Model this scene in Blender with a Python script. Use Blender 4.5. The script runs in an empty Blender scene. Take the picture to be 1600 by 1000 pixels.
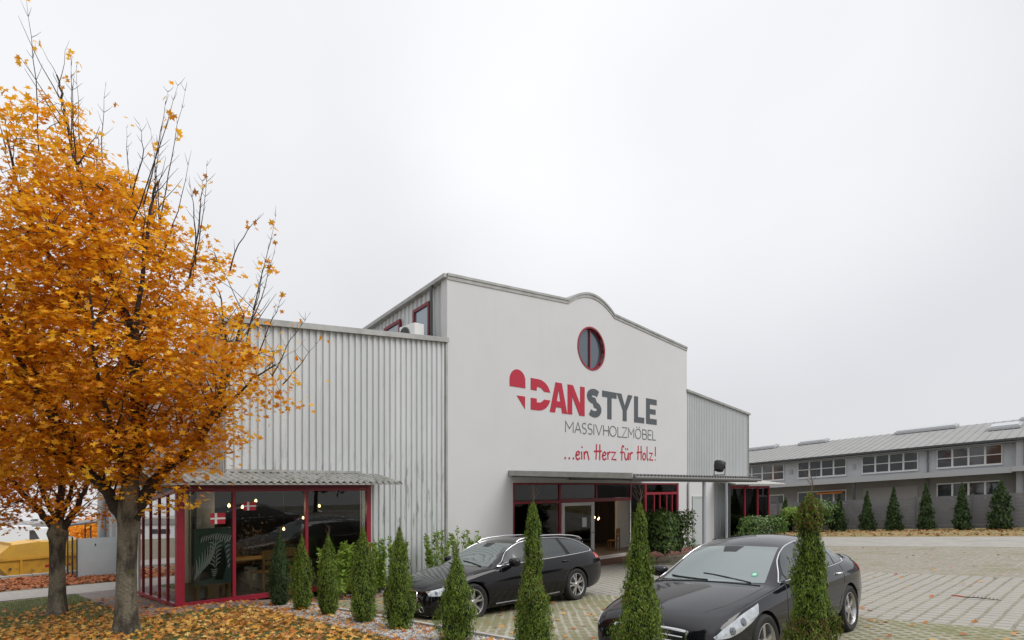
import bpy, bmesh, math, random
import numpy as np
from mathutils import Vector, Matrix
from mathutils.bvhtree import BVHTree
R = math.radians
PI = math.pi
scn = bpy.context.scene
col = scn.collection

# ------------------------------------------------------------------ camera
# World axes: +X runs along the shop front to the right, +Y into the shop, z = 0 at the foot of the left glass bay.
cam_d = bpy.data.cameras.new('camera')
cam = bpy.data.objects.new('camera', cam_d)
col.objects.link(cam)
cam_d.sensor_width = 36.0
cam_d.lens = 20.925
cam_d.shift_y = 0.1606
cam_d.clip_end = 5000
cam.location = (-3.50, -13.96, 2.60)
cam.rotation_euler = (R(90), 0, -R(43.5))
scn.camera = cam

# ------------------------------------------------------------------ world, sun, exposure
SUN_ROT, SUN_EL = R(150), R(48)
w = bpy.data.worlds.new('World')
scn.world = w
w.use_nodes = True
wn, wl = w.node_tree.nodes, w.node_tree.links
wn.clear()
wo = wn.new('ShaderNodeOutputWorld')
bgs = wn.new('ShaderNodeBackground'); bgo = wn.new('ShaderNodeBackground'); addw = wn.new('ShaderNodeAddShader')
sky = wn.new('ShaderNodeTexSky'); sky.sky_type = 'NISHITA'; sky.sun_disc = False
sky.sun_elevation = SUN_EL; sky.sun_rotation = SUN_ROT
wl.new(sky.outputs[0], bgs.inputs[0]); bgs.inputs[1].default_value = 0.012
# overcast layer: a bright veil, brightest overhead, with faint soft cloud structure
tc = wn.new('ShaderNodeTexCoord'); sx = wn.new('ShaderNodeSeparateXYZ')
wl.new(tc.outputs['Generated'], sx.inputs[0])
ramp = wn.new('ShaderNodeValToRGB')
cr = ramp.color_ramp
cr.elements[0].position = 0.0; cr.elements[0].color = (0.69, 0.69, 0.715, 1)
cr.elements[1].position = 1.0; cr.elements[1].color = (1.75, 1.75, 1.77, 1)
e = cr.elements.new(0.25); e.color = (0.74, 0.74, 0.755, 1)
e = cr.elements.new(0.50); e.color = (0.83, 0.83, 0.842, 1)
e = cr.elements.new(0.66); e.color = (0.84, 0.84, 0.855, 1)
wl.new(sx.outputs[2], ramp.inputs[0])
nz = wn.new('ShaderNodeTexNoise'); nz.inputs['Scale'].default_value = 1.6; nz.inputs['Detail'].default_value = 3.0
nz.inputs['Distortion'].default_value = 0.3
wl.new(tc.outputs['Generated'], nz.inputs['Vector'])
mr = wn.new('ShaderNodeMapRange'); mr.inputs[1].default_value = 0.3; mr.inputs[2].default_value = 0.7
mr.inputs[3].default_value = 0.91; mr.inputs[4].default_value = 1.05
wl.new(nz.outputs[0], mr.inputs[0])
# thin place in the cloud, brighter
dt = wn.new('ShaderNodeVectorMath'); dt.operation = 'DOT_PRODUCT'
nv = wn.new('ShaderNodeVectorMath'); nv.operation = 'NORMALIZE'
wl.new(tc.outputs['Generated'], nv.inputs[0]); wl.new(nv.outputs[0], dt.inputs[0])
dt.inputs[1].default_value = Vector((0.90, 0.53, 0.65)).normalized()
m2 = wn.new('ShaderNodeMapRange'); m2.interpolation_type = 'SMOOTHSTEP'
m2.inputs[1].default_value = 0.88; m2.inputs[2].default_value = 1.0; m2.inputs[3].default_value = 0.98; m2.inputs[4].default_value = 1.19
wl.new(dt.outputs['Value'], m2.inputs[0])
# paler towards the left, greyer towards the right
dt2 = wn.new('ShaderNodeVectorMath'); dt2.operation = 'DOT_PRODUCT'
wl.new(nv.outputs[0], dt2.inputs[0]); dt2.inputs[1].default_value = (-0.7254, 0.6883, 0)
m3 = wn.new('ShaderNodeMapRange'); m3.inputs[1].default_value = -0.7; m3.inputs[2].default_value = 0.7
m3.inputs[3].default_value = 0.96; m3.inputs[4].default_value = 1.10
wl.new(dt2.outputs['Value'], m3.inputs[0])
ma = wn.new('ShaderNodeMath'); ma.operation = 'MULTIPLY'; mb_ = wn.new('ShaderNodeMath'); mb_.operation = 'MULTIPLY'
wl.new(mr.outputs[0], ma.inputs[0]); wl.new(m2.outputs[0], ma.inputs[1])
wl.new(ma.outputs[0], mb_.inputs[0]); wl.new(m3.outputs[0], mb_.inputs[1])
wl.new(ramp.outputs[0], bgo.inputs[0]); wl.new(mb_.outputs[0], bgo.inputs[1])
wl.new(bgs.outputs[0], addw.inputs[0]); wl.new(bgo.outputs[0], addw.inputs[1])
wl.new(addw.outputs[0], wo.inputs[0])

sd = bpy.data.lights.new('sun', 'SUN'); sd.energy = 1.9; sd.angle = R(40); sd.color = (1.0, 0.97, 0.93)
sun = bpy.data.objects.new('sun', sd); col.objects.link(sun)
sdir = Vector((math.sin(SUN_ROT)*math.cos(SUN_EL), math.cos(SUN_ROT)*math.cos(SUN_EL), math.sin(SUN_EL)))
sun.rotation_euler = sdir.to_track_quat('Z', 'Y').to_euler()
sun.location = (0, -20, 30)

scn.view_settings.view_transform = 'Standard'
scn.view_settings.look = 'None'
scn.view_settings.exposure = 0.0
scn.view_settings.gamma = 1.0
scn.render.resolution_x = 1024; scn.render.resolution_y = 640
scn.render.engine = 'CYCLES'

# ------------------------------------------------------------------ terrain
def S(t):
    t = max(0.0, min(1.0, t)); return t*t*(3-2*t)
def T(a, b):                       # height of the ground: the site falls away behind the shop
    g = -.0674*b if b > -16 else 1.078+.035*(b+16)      # and a little behind the photographer
    return -.28 + .28*S((5-a)/5) + g

# ------------------------------------------------------------------ materials
MATS = {}
def newmat(name):
    m = bpy.data.materials.new(name); m.use_nodes = True
    nt = m.node_tree; nt.nodes.clear()
    out = nt.nodes.new('ShaderNodeOutputMaterial')
    MATS[name] = m
    return m, nt.nodes, nt.links, out

def rgb(c): return (c[0], c[1], c[2], 1.0)

def mixcol(n, l, fac, a, b, mode='MIX'):
    mx = n.new('ShaderNodeMix'); mx.data_type = 'RGBA'; mx.blend_type = mode
    for sock, v in ((mx.inputs[0], fac), (mx.inputs[6], a), (mx.inputs[7], b)):
        if hasattr(v, 'links'): l.new(v, sock)
        elif isinstance(v, (int, float)): sock.default_value = v
        else: sock.default_value = rgb(v)
    return mx.outputs[2]

def noise(n, l, vec, scale, detail=4, rough=.6, lo=.3, hi=.7, stretch=None):
    if stretch:
        mp = n.new('ShaderNodeMapping'); mp.inputs['Scale'].default_value = stretch
        l.new(vec, mp.inputs[0]); vec = mp.outputs[0]
    t = n.new('ShaderNodeTexNoise'); t.inputs['Scale'].default_value = scale
    t.inputs['Detail'].default_value = detail; t.inputs['Roughness'].default_value = rough
    l.new(vec, t.inputs['Vector'])
    r = n.new('ShaderNodeMapRange'); r.inputs[1].default_value = lo; r.inputs[2].default_value = hi
    l.new(t.outputs[0], r.inputs[0])
    return r.outputs[0]

def M(name, c, rough=.6, metal=0, c2=None, scale=6, stretch=None, lo=.35, hi=.65, bump=0, bscale=60,
      dirt=None, dscale=2, dstretch=None, dlo=.5, dhi=.7, coat=0, spec=.5, rvar=0, island=None, trans=0, low=None):
    m, n, l, out = newmat(name)
    p = n.new('ShaderNodeBsdfPrincipled'); l.new(p.outputs[0], out.inputs[0])
    geo = n.new('ShaderNodeNewGeometry'); vec = geo.outputs['Position']
    colr = None
    if island:                     # list of colours, one picked per loose piece (leaf)
        rp = n.new('ShaderNodeValToRGB'); k = len(island)
        rp.color_ramp.elements[0].color = rgb(island[0]); rp.color_ramp.elements[0].position = 0
        rp.color_ramp.elements[1].color = rgb(island[-1]); rp.color_ramp.elements[1].position = 1
        for i in range(1, k-1):
            ee = rp.color_ramp.elements.new(i/(k-1)); ee.color = rgb(island[i])
        l.new(geo.outputs['Random Per Island'], rp.inputs[0]); colr = rp.outputs[0]
        if c2: colr = mixcol(n, l, noise(n, l, vec, scale, 2, .5, lo, hi), colr, c2)
    elif c2:
        colr = mixcol(n, l, noise(n, l, vec, scale, 5, .6, lo, hi, stretch), c, c2)
    if dirt:
        colr = mixcol(n, l, noise(n, l, vec, dscale, 5, .65, dlo, dhi, dstretch), colr if colr is not None else c, dirt)
    if low:                        # run-off streaks, confined to a height band
        sp = n.new('ShaderNodeSeparateXYZ'); l.new(vec, sp.inputs[0])
        q = n.new('ShaderNodeMapRange'); q.inputs[1].default_value = low[1]; q.inputs[2].default_value = low[2]
        q.inputs[3].default_value = 1.0; q.inputs[4].default_value = 0.0; l.new(sp.outputs[2], q.inputs[0])
        k = n.new('ShaderNodeMath'); k.operation = 'MULTIPLY'; l.new(q.outputs[0], k.inputs[0])
        l.new(noise(n, l, vec, 4, 5, .65, .56, .70, (2.6, 2.6, .35)), k.inputs[1])
        colr = mixcol(n, l, k.outputs[0], colr, low[0])
    if colr is not None: l.new(colr, p.inputs['Base Color'])
    else: p.inputs['Base Color'].default_value = rgb(c)
    p.inputs['Roughness'].default_value = rough
    p.inputs['Metallic'].default_value = metal
    p.inputs['Specular IOR Level'].default_value = spec
    if coat: p.inputs['Coat Weight'].default_value = coat; p.inputs['Coat Roughness'].default_value = .03
    if rvar:
        r = noise(n, l, vec, 3, 4, .6, .3, .7)
        q = n.new('ShaderNodeMapRange'); q.inputs[3].default_value = max(0.02, rough-rvar); q.inputs[4].default_value = rough+rvar
        l.new(r, q.inputs[0]); l.new(q.outputs[0], p.inputs['Roughness'])
    if bump:
        t = n.new('ShaderNodeTexNoise'); t.inputs['Scale'].default_value = bscale; t.inputs['Detail'].default_value = 4
        l.new(vec, t.inputs['Vector'])
        b = n.new('ShaderNodeBump'); b.inputs['Strength'].default_value = min(1, bump*4); b.inputs['Distance'].default_value = bump*.1
        l.new(t.outputs[0], b.inputs['Height']); l.new(b.outputs[0], p.inputs['Normal'])
    if trans:                      # thin leaf: let some light through
        tr = n.new('ShaderNodeBsdfTranslucent')
        if colr is not None: l.new(colr, tr.inputs[0])
        else: tr.inputs[0].default_value = rgb(c)
        mx = n.new('ShaderNodeMixShader'); mx.inputs[0].default_value = trans
        l.new(p.outputs[0], mx.inputs[1]); l.new(tr.outputs[0], mx.inputs[2]); l.new(mx.outputs[0], out.inputs[0])
    return m

def glass(name, tint, base=.06, rough=.0, ior=1.5):
    m, n, l, out = newmat(name)
    tr = n.new('ShaderNodeBsdfTransparent'); tr.inputs[0].default_value = rgb(tint)
    gl = n.new('ShaderNodeBsdfGlossy'); gl.inputs['Roughness'].default_value = rough; gl.inputs[0].default_value = (1, 1, 1, 1)
    fr = n.new('ShaderNodeFresnel'); fr.inputs[0].default_value = ior
    ad = n.new('ShaderNodeMath'); ad.operation = 'ADD'; ad.use_clamp = True; ad.inputs[1].default_value = base
    l.new(fr.outputs[0], ad.inputs[0])
    mx = n.new('ShaderNodeMixShader'); l.new(ad.outputs[0], mx.inputs[0]); l.new(tr.outputs[0], mx.inputs[1]); l.new(gl.outputs[0], mx.inputs[2])
    l.new(mx.outputs[0], out.inputs[0])
    return m

def emit(name, c, s):
    m, n, l, out = newmat(name)
    em = n.new('ShaderNodeEmission'); em.inputs[0].default_value = rgb(c); em.inputs[1].default_value = s
    l.new(em.outputs[0], out.inputs[0]); return m

# ------------------------------------------------------------------ mesh builder
def origin_of(o):
    v = Vector((0, 0, 0))
    while o is not None: v += Vector(o.location); o = o.parent
    return v

class MB:
    def __init__(s): s.v = []; s.f = []; s.m = []
    def face(s, pts, mi=0):
        i = len(s.v); s.v += [tuple(p) for p in pts]; s.f.append(tuple(range(i, i+len(pts)))); s.m.append(mi)
    def box(s, x0, x1, y0, y1, z0, z1, mi=0):
        if x0 > x1: x0, x1 = x1, x0
        if y0 > y1: y0, y1 = y1, y0
        if z0 > z1: z0, z1 = z1, z0
        i = len(s.v)
        s.v += [(x0,y0,z0),(x1,y0,z0),(x1,y1,z0),(x0,y1,z0),(x0,y0,z1),(x1,y0,z1),(x1,y1,z1),(x0,y1,z1)]
        for q in ((3,2,1,0),(4,5,6,7),(0,1,5,4),(1,2,6,5),(2,3,7,6),(3,0,4,7)):
            s.f.append(tuple(i+k for k in q)); s.m.append(mi)
        return s
    def bar(s, p0, p1, wdt, hgt, mi=0, up=(0,0,1)):
        p0 = Vector(p0); p1 = Vector(p1); d = (p1-p0).normalized(); u = Vector(up)
        if abs(d.dot(u)) > .95: u = Vector((1,0,0))
        r = d.cross(u).normalized()*wdt/2; u = r.cross(d).normalized()*hgt/2
        i = len(s.v)
        for p in (p0, p1):
            s.v += [tuple(p-r-u), tuple(p+r-u), tuple(p+r+u), tuple(p-r+u)]
        for q in ((3,2,1,0),(4,5,6,7),(0,1,5,4),(1,2,6,5),(2,3,7,6),(3,0,4,7)):
            s.f.append(tuple(i+k for k in q)); s.m.append(mi)
        return s
    def prism(s, poly, fn, d0, d1, mi=0):
        """poly: 2-D outline; fn(u, v, d) -> point; walls between depths d0 and d1"""
        i = len(s.v); n = len(poly)
        s.v += [tuple(fn(u, v, d0)) for u, v in poly] + [tuple(fn(u, v, d1)) for u, v in poly]
        s.f.append(tuple(range(i, i+n))[::-1]); s.m.append(mi)
        s.f.append(tuple(range(i+n, i+2*n))); s.m.append(mi)
        for k in range(n):
            s.f.append((i+k, i+(k+1) % n, i+n+(k+1) % n, i+n+k)); s.m.append(mi)
        return s
    def tube(s, pts, rad, n=8, mi=0, cap=True):
        pts = [Vector(p) for p in pts]
        if isinstance(rad, (int, float)): rad = [rad]*len(pts)
        base = len(s.v); pr = None
        for k, p in enumerate(pts):
            d = (pts[min(k+1, len(pts)-1)]-pts[max(k-1, 0)]).normalized()
            if pr is None:
                a = Vector((0,0,1)) if abs(d.z) < .9 else Vector((1,0,0))
                r = d.cross(a).normalized()
            else:
                r = (pr-d*pr.dot(d)).normalized()
            pr = r; q = d.cross(r)
            for j in range(n):
                t = 2*PI*j/n
                s.v.append(tuple(p+(r*math.cos(t)+q*math.sin(t))*rad[k]))
        for k in range(len(pts)-1):
            for j in range(n):
                a = base+k*n+j; b = base+k*n+(j+1) % n
                s.f.append((a, b, b+n, a+n)); s.m.append(mi)
        if cap:
            s.f.append(tuple(base+j for j in range(n))[::-1]); s.m.append(mi)
            e0 = base+(len(pts)-1)*n; s.f.append(tuple(e0+j for j in range(n))); s.m.append(mi)
        return s
    def lathe(s, prof, n, fn, mi=0):
        """prof: (r, h); fn(x, y, h) -> point, revolved about h axis"""
        base = len(s.v)
        for r, h in prof:
            for j in range(n):
                t = 2*PI*j/n; s.v.append(tuple(fn(r*math.cos(t), r*math.sin(t), h)))
        for k in range(len(prof)-1):
            for j in range(n):
                a = base+k*n+j; b = base+k*n+(j+1) % n
                s.f.append((a, b, b+n, a+n)); s.m.append(mi)
        return s
    def grid(s, P, mi=0, flip=False):
        n = len(P); m = len(P[0]); base = len(s.v)
        for row in P: s.v += [tuple(p) for p in row]
        for i in range(n-1):
            for j in range(m-1):
                a = base+i*m+j
                q = (a, a+1, a+m+1, a+m)
                s.f.append(q[::-1] if flip else q); s.m.append(mi)
        return s
    def build(s, name, mats, parent=None, smooth=0, world=False, bevel=0, skew=False, loc=None, rot=0):
        me = bpy.data.meshes.new(name)
        v = s.v
        if skew: v = [(x, y, z-.0674*y) for x, y, z in v]
        if world and parent is not None:
            o = origin_of(parent); v = [(x-o.x, y-o.y, z-o.z) for x, y, z in v]
        me.from_pydata(v, [], s.f)
        if not isinstance(mats, (list, tuple)): mats = [mats]
        for m in mats: me.materials.append(m)
        if len(mats) > 1: me.polygons.foreach_set('material_index', s.m)
        bm = bmesh.new(); bm.from_mesh(me)
        bmesh.ops.recalc_face_normals(bm, faces=bm.faces)
        bm.to_mesh(me); bm.free()
        if smooth:
            me.shade_smooth()
            me.set_sharp_from_angle(angle=R(smooth))
        ob = bpy.data.objects.new(name, me); col.objects.link(ob)
        if parent is not None: ob.parent = parent
        if loc: ob.location = loc
        if rot: ob.rotation_euler = (0, 0, rot)
        if bevel:
            b = ob.modifiers.new('bevel', 'BEVEL'); b.width = bevel; b.segments = 2; b.limit_method = 'ANGLE'
        return ob

def thing(name, label, cat, loc=(0,0,0), rz=0, group=None):
    o = bpy.data.objects.new(name, None); col.objects.link(o)
    o.empty_display_size = .2
    o.location = loc; o.rotation_euler = (0, 0, rz)
    o['label'] = label; o['category'] = cat
    if group: o['group'] = group
    return o
def tag(o, label, cat, group=None):
    o['label'] = label; o['category'] = cat
    if group: o['group'] = group
    return o
def struct(o, kind='structure'):
    o['kind'] = kind; return o
def stuff(o, label, cat):
    o['kind'] = 'stuff'; o['label'] = label; o['category'] = cat; return o
KIDS = {}
def dup(root, loc, rz=0, label=None, group=None):
    r = root.copy(); col.objects.link(r); r.location = loc; r.rotation_euler = (0, 0, rz)
    if label: r['label'] = label
    if group: r['group'] = group
    for ch in list(root.children):
        c = ch.copy(); col.objects.link(c); c.parent = r
        for g in ch.children:
            d = g.copy(); col.objects.link(d); d.parent = c
    return r

# ------------------------------------------------------------------ leaf clouds (vectorised)
def cloud(name, pos, nrm, size, template, mat, parent=None, spin=None, rng=None, loc=None, kind=None, updir=None):
    """one leaf-shaped face (or a few) at each position. template: (verts Kx3, list of faces); local z = normal, y = tip"""
    rng = rng or np.random.default_rng(1)
    tv, tf = template
    tv = np.array(tv, float); K = len(tv); N = len(pos)
    nrm = nrm/np.maximum(1e-6, np.linalg.norm(nrm, axis=1, keepdims=True))
    if updir is None:
        a = rng.normal(size=(N, 3))
    else: a = updir
    y = a-nrm*np.sum(a*nrm, axis=1, keepdims=True); y /= np.maximum(1e-6, np.linalg.norm(y, axis=1, keepdims=True))
    x = np.cross(y, nrm)
    P = pos[:, None, :]+size[:, None, None]*(tv[None, :, 0:1]*x[:, None, :]+tv[None, :, 1:2]*y[:, None, :]+tv[None, :, 2:3]*nrm[:, None, :])
    V = P.reshape(-1, 3)
    nl = [len(f) for f in tf]
    loops = np.concatenate([np.array(f) for f in tf])
    L = (loops[None, :]+(np.arange(N)*K)[:, None]).reshape(-1)
    cnt = np.tile(np.array(nl), N)
    st = np.concatenate([[0], np.cumsum(cnt)[:-1]])
    me = bpy.data.meshes.new(name)
    me.vertices.add(len(V)); me.vertices.foreach_set('co', V.reshape(-1).astype(np.float32))
    me.loops.add(len(L)); me.loops.foreach_set('vertex_index', L.astype(np.int32))
    me.polygons.add(len(cnt)); me.polygons.foreach_set('loop_start', st.astype(np.int32)); me.polygons.foreach_set('loop_total', cnt.astype(np.int32))
    me.update(calc_edges=True); me.validate()
    me.materials.append(mat)
    ob = bpy.data.objects.new(name, me); col.objects.link(ob)
    if parent is not None: ob.parent = parent
    if loc is not None: ob.location = loc
    return ob

MAPLE = ([(0,-.5,0), (.18,-.12,.03), (.5,-.2,.10), (.36,.05,.07), (.52,.28,.10), (.2,.2,.04), (0,.62,0),
          (-.2,.2,.04), (-.52,.28,.10), (-.36,.05,.07), (-.5,-.2,.10), (-.18,-.12,.03)],
         [(0,1,2,3,4,5,6), (0,6,7,8,9,10,11)])
OVAL = ([(0,-.5,0), (.2,-.15,.05), (.19,.2,.05), (0,.55,-.02), (-.19,.2,.05), (-.2,-.15,.05)], [(0,1,2,3), (0,3,4,5)])
FROND = ([(0,-.5,0), (.22,-.1,.02), (.30,.22,.03), (.1,.15,0), (.06,.6,0), (-.08,.18,.02), (-.3,.3,.03), (-.2,-.1,0)], [(0,1,2,3,4,5,6,7)])
BLADE = ([(-.06,0,0), (.06,0,0), (.02,1,.15)], [(0,1,2)])

SCALE = ([(0,-.5,0), (.09,-.15,.03), (.20,.12,.05), (.08,.18,.0), (.05,.75,-.04), (-.06,.22,0), (-.18,.2,.05), (-.10,-.15,.03)], [(0,1,2,3,4,5,6,7)])
# ------------------------------------------------------------------ shared materials
white_render = M('white_render', (.60,.60,.605), .85, c2=(.575,.575,.575), scale=.5, bump=.012, bscale=120, dirt=(.555,.555,.55), dscale=1.6, dstretch=(1,1,.12), dlo=.56, dhi=.85)
metal_wall = M('metal_wall', (.60,.62,.625), .5, metal=.15, c2=(.53,.55,.555), scale=1.0, stretch=(1,1,.3), dirt=(.45,.465,.455), dscale=5, dstretch=(2.6,2.6,.22), dlo=.56, dhi=.76, rvar=.1, low=((.26,.27,.25), 2.8, 3.9))
metal_right = M('metal_right', (.52,.54,.55), .5, metal=.15, c2=(.47,.49,.50), scale=.8, stretch=(1,1,.3))
trim = M('zinc_trim', (.40,.40,.385), .5, metal=.4, c2=(.30,.30,.285), scale=3)
dark_trim = M('dark_trim', (.07,.075,.075), .5, metal=.3)
red_frame = M('red_frame', (.29,.012,.032), .4, c2=(.23,.012,.028), scale=4)
red_dark = M('red_beam', (.16,.008,.018), .45)
corr_roof = M('fibre_roof', (.31,.31,.30), .8, c2=(.20,.205,.18), scale=3, dirt=(.07,.075,.05), dscale=6, dlo=.55, dhi=.68)
glass_bay = glass('bay_glass', (.72,.76,.76), .0, ior=1.45)
glass_side = glass('side_glass', (.34,.36,.36), .34)
glass_dark = M('dark_glass', (.03,.035,.04), .03, spec=1.0)
glass_win = M('round_glass', (.10,.125,.15), .06, spec=1.0, metal=.35)
white_pvc = M('white_pvc', (.74,.74,.73), .4)
black_p = M('black_plastic', (.012,.012,.013), .45)
wood_light = M('pine_wood', (.42,.25,.09), .45, c2=(.34,.19,.06), scale=5, stretch=(1,1,.3))
wood_dark = M('walnut_wood', (.09,.045,.02), .5)
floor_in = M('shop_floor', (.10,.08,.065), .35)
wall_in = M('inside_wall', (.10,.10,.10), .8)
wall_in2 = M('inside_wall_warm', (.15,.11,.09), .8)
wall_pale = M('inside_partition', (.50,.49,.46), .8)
letter_red = M('letter_red', (.42,.010,.035), .6)
letter_grey = M('letter_grey', (.075,.085,.095), .6)
letter_thin = M('letter_thin', (.14,.15,.16), .6)
bulb = emit('lit_bulb', (1.0,.55,.22), 9)
bark = M('maple_bark', (.19,.17,.125), .95, c2=(.05,.042,.032), scale=5, stretch=(1,1,.4), lo=.42, hi=.6, bump=.35, bscale=26, dirt=(.10,.11,.04), dscale=3, dlo=.6, dhi=.72)
bark_mid = M('limb_bark', (.06,.045,.033), .95, c2=(.03,.022,.018), scale=8, bump=.3, bscale=30)
bark_dark = M('dark_branch', (.035,.022,.018), .9, bump=.15, bscale=30)  # dark brown for twigs, shoots and thin trunks

# ------------------------------------------------------------------ ground
def axis_a(a0, a1, step):
    out = [a0]; a = a0
    pts = sorted(set([a0, a1]+[round(i*.25, 3) for i in range(0, 21) if a0 < i*.25 < a1]+
                     [a0+(a1-a0)*i/max(1, int((a1-a0)/step)) for i in range(1, int((a1-a0)/step))]))
    res = []
    for p in pts:
        if not res or p-res[-1] > 1e-4: res.append(p)
    return res
def sheet(name, a0, a1, b0, b1, dz, mat, step=5, edge=None, kind='structure', label=None):
    A = axis_a(a0, a1, step); nb = max(1, int((b1-b0)/step)); B = sorted(set([b0+(b1-b0)*j/nb for j in range(nb+1)]+([-16.0] if b0 < -16 < b1 else [])))
    mb = MB(); mb.grid([[(a, b, T(a, b)+dz) for a in A] for b in B])
    o = mb.build(name, mat); o['kind'] = kind
    return o

def ground_mat():
    m, n, l, out = newmat('soil_ground')
    p = n.new('ShaderNodeBsdfPrincipled'); l.new(p.outputs[0], out.inputs[0]); p.inputs['Roughness'].default_value = .95
    g = n.new('ShaderNodeNewGeometry'); v = g.outputs['Position']
    a = mixcol(n, l, noise(n, l, v, 1.2, 6, .7, .4, .6), (.17,.14,.10), (.10,.11,.05))
    a = mixcol(n, l, noise(n, l, v, 14, 4, .7, .5, .62), a, (.26,.23,.19))
    l.new(a, p.inputs['Base Color'])
    b = n.new('ShaderNodeBump'); b.inputs['Distance'].default_value = .03; b.inputs['Strength'].default_value = .6
    t = n.new('ShaderNodeTexNoise'); t.inputs['Scale'].default_value = 30; l.new(v, t.inputs['Vector'])
    l.new(t.outputs[0], b.inputs['Height']); l.new(b.outputs[0], p.inputs['Normal'])
    return m
def paver_mat(name, stone, stone2, joint, joint2, bw, rh, mort, rot, offs=.5, dirt=None, dlo=.5, dhi=.7, jn=None, wob=.05):
    m, n, l, out = newmat(name)
    p = n.new('ShaderNodeBsdfPrincipled'); l.new(p.outputs[0], out.inputs[0]); p.inputs['Roughness'].default_value = .85
    g = n.new('ShaderNodeNewGeometry'); v = g.outputs['Position']
    mp = n.new('ShaderNodeMapping'); mp.inputs['Rotation'].default_value = (0, 0, rot); l.new(v, mp.inputs[0])
    # slight wobble so that rows are not ruler-straight
    wb = n.new('ShaderNodeTexNoise'); wb.inputs['Scale'].default_value = 1.1; l.new(v, wb.inputs['Vector'])
    vm = n.new('ShaderNodeVectorMath'); vm.operation = 'MULTIPLY_ADD'
    l.new(wb.outputs['Color'], vm.inputs[0]); vm.inputs[1].default_value = (wob,wob,0); l.new(mp.outputs[0], vm.inputs[2])
    br = n.new('ShaderNodeTexBrick'); br.offset = offs; br.inputs['Scale'].default_value = 1
    br.inputs['Brick Width'].default_value = bw; br.inputs['Row Height'].default_value = rh
    br.inputs['Mortar Size'].default_value = mort; br.inputs['Mortar Smooth'].default_value = .3
    l.new(vm.outputs[0], br.inputs['Vector'])
    s = mixcol(n, l, noise(n, l, v, 2.5, 5, .7, .35, .65), stone, stone2)
    s = mixcol(n, l, noise(n, l, v, 60, 3, .7, .3, .8), s, tuple(c*.72 for c in stone))
    j = mixcol(n, l, noise(n, l, v, 9, 5, .7, .4, .6), joint, joint2)
    fac = br.outputs['Fac']
    if jn:                         # joints filled here and there only
        mu = n.new('ShaderNodeMath'); mu.operation = 'MULTIPLY'
        l.new(fac, mu.inputs[0]); l.new(noise(n, l, v, jn[0], 3, .6, jn[1], jn[2]), mu.inputs[1]); fac = mu.outputs[0]
    c = mixcol(n, l, fac, s, j)
    if dirt: c = mixcol(n, l, noise(n, l, v, 1.0, 6, .75, dlo, dhi), c, dirt)
    l.new(c, p.inputs['Base Color'])
    bp = n.new('ShaderNodeBump'); bp.inputs['Strength'].default_value = .6; bp.inputs['Distance'].default_value = .015; bp.invert = True
    l.new(fac, bp.inputs['Height']); l.new(bp.outputs[0], p.inputs['Normal'])
    return m

soil = ground_mat()
bay_pave = paver_mat('grass_paver', (.165,.165,.065), (.215,.185,.11), (.355,.335,.28), (.27,.255,.19), .155, .155, .034, R(45), 0, dirt=(.15,.15,.055), dlo=.44, dhi=.70, wob=.09)
bay_pave2 = paver_mat('far_grass_paver', (.30,.27,.225), (.20,.185,.135), (.34,.31,.265), (.19,.175,.12), .2, .2, .03, 0, .5, dirt=(.17,.165,.08), dlo=.5, dhi=.7)
lane_pave = paver_mat('lane_paver', (.37,.35,.32), (.32,.305,.275), (.15,.14,.10), (.23,.215,.15), .24, .24, .03, 0, .5, jn=(16,.22,.5), dirt=(.31,.29,.24), dlo=.5, dhi=.8)
road_mat = M('pale_asphalt', (.33,.31,.285), .9, c2=(.28,.265,.24), scale=2, bump=.05, bscale=80, dirt=(.24,.225,.20), dscale=1.3)
path_mat = M('concrete_path', (.235,.195,.18), .9, c2=(.17,.145,.13), scale=3, bump=.08, bscale=60, dirt=(.12,.10,.085), dscale=4, dlo=.52, dhi=.65)
gravel_mat = M('gravel', (.36,.345,.33), .95, c2=(.20,.185,.17), scale=28, bump=.4, bscale=50, dirt=(.17,.12,.07), dscale=5, dlo=.5, dhi=.65)
lawn_mat = M('lawn_soil', (.07,.095,.022), .95, c2=(.13,.11,.035), scale=5, bump=.3, bscale=40)
redpave = M('red_paving', (.20,.07,.055), .85, c2=(.15,.055,.045), scale=6, bump=.05, bscale=60)
verge_mat = M('dry_verge', (.22,.19,.085), .95, c2=(.14,.15,.05), scale=3, dirt=(.32,.17,.06), dscale=8, dlo=.5, dhi=.6, bump=.2, bscale=30)
kerb_mat = M('kerb_stone', (.42,.41,.385), .85, c2=(.33,.32,.30), scale=3)

def ground_sheet():
    A = axis_a(-700, 700, 60); B = [-320+i*16 for i in range(19)]+[-16+8*i for i in range(1, 12)]+[80+41*i for i in range(21)]
    mb = MB(); mb.grid([[(a, b, T(a, b)) for a in A] for b in B]); struct(mb.build('ground', soil))
ground_sheet()
sheet('parking_bays', 2.15, 7.2, -24, -1.0, .008, bay_pave, 2)
sheet('driveway', 7.2, 13.65, -40, -1.3, .008, lane_pave, 2)
sheet('opposite_parking_bays', 13.65, 22.7, -40, -4.4, .008, bay_pave2, 2)
sheet('road', 22.7, 28.8, -60, 60, .012, road_mat, 4)
sheet('verge', 28.8, 36.5, -60, 60, .008, verge_mat, 3)
sheet('forecourt_paving', 9.4, 21.5, -1.3, .70, .012, redpave, 2)
sheet('grass', -60, 1.05, -30, -.95, .010, lawn_mat, 2)
sheet('grass_strip', -30, -.95, -.95, 5.9, .010, lawn_mat, 2)
sheet('gravel_bed', 1.05, 2.15, -24, -.95, .010, gravel_mat, 1)
sheet('planting_bed', 4.6, 9.4, -1.0, .62, .010, gravel_mat, 1)
sheet('walkway', -.95, 4.6, -.95, 3.6, .012, path_mat, 1)
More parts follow.
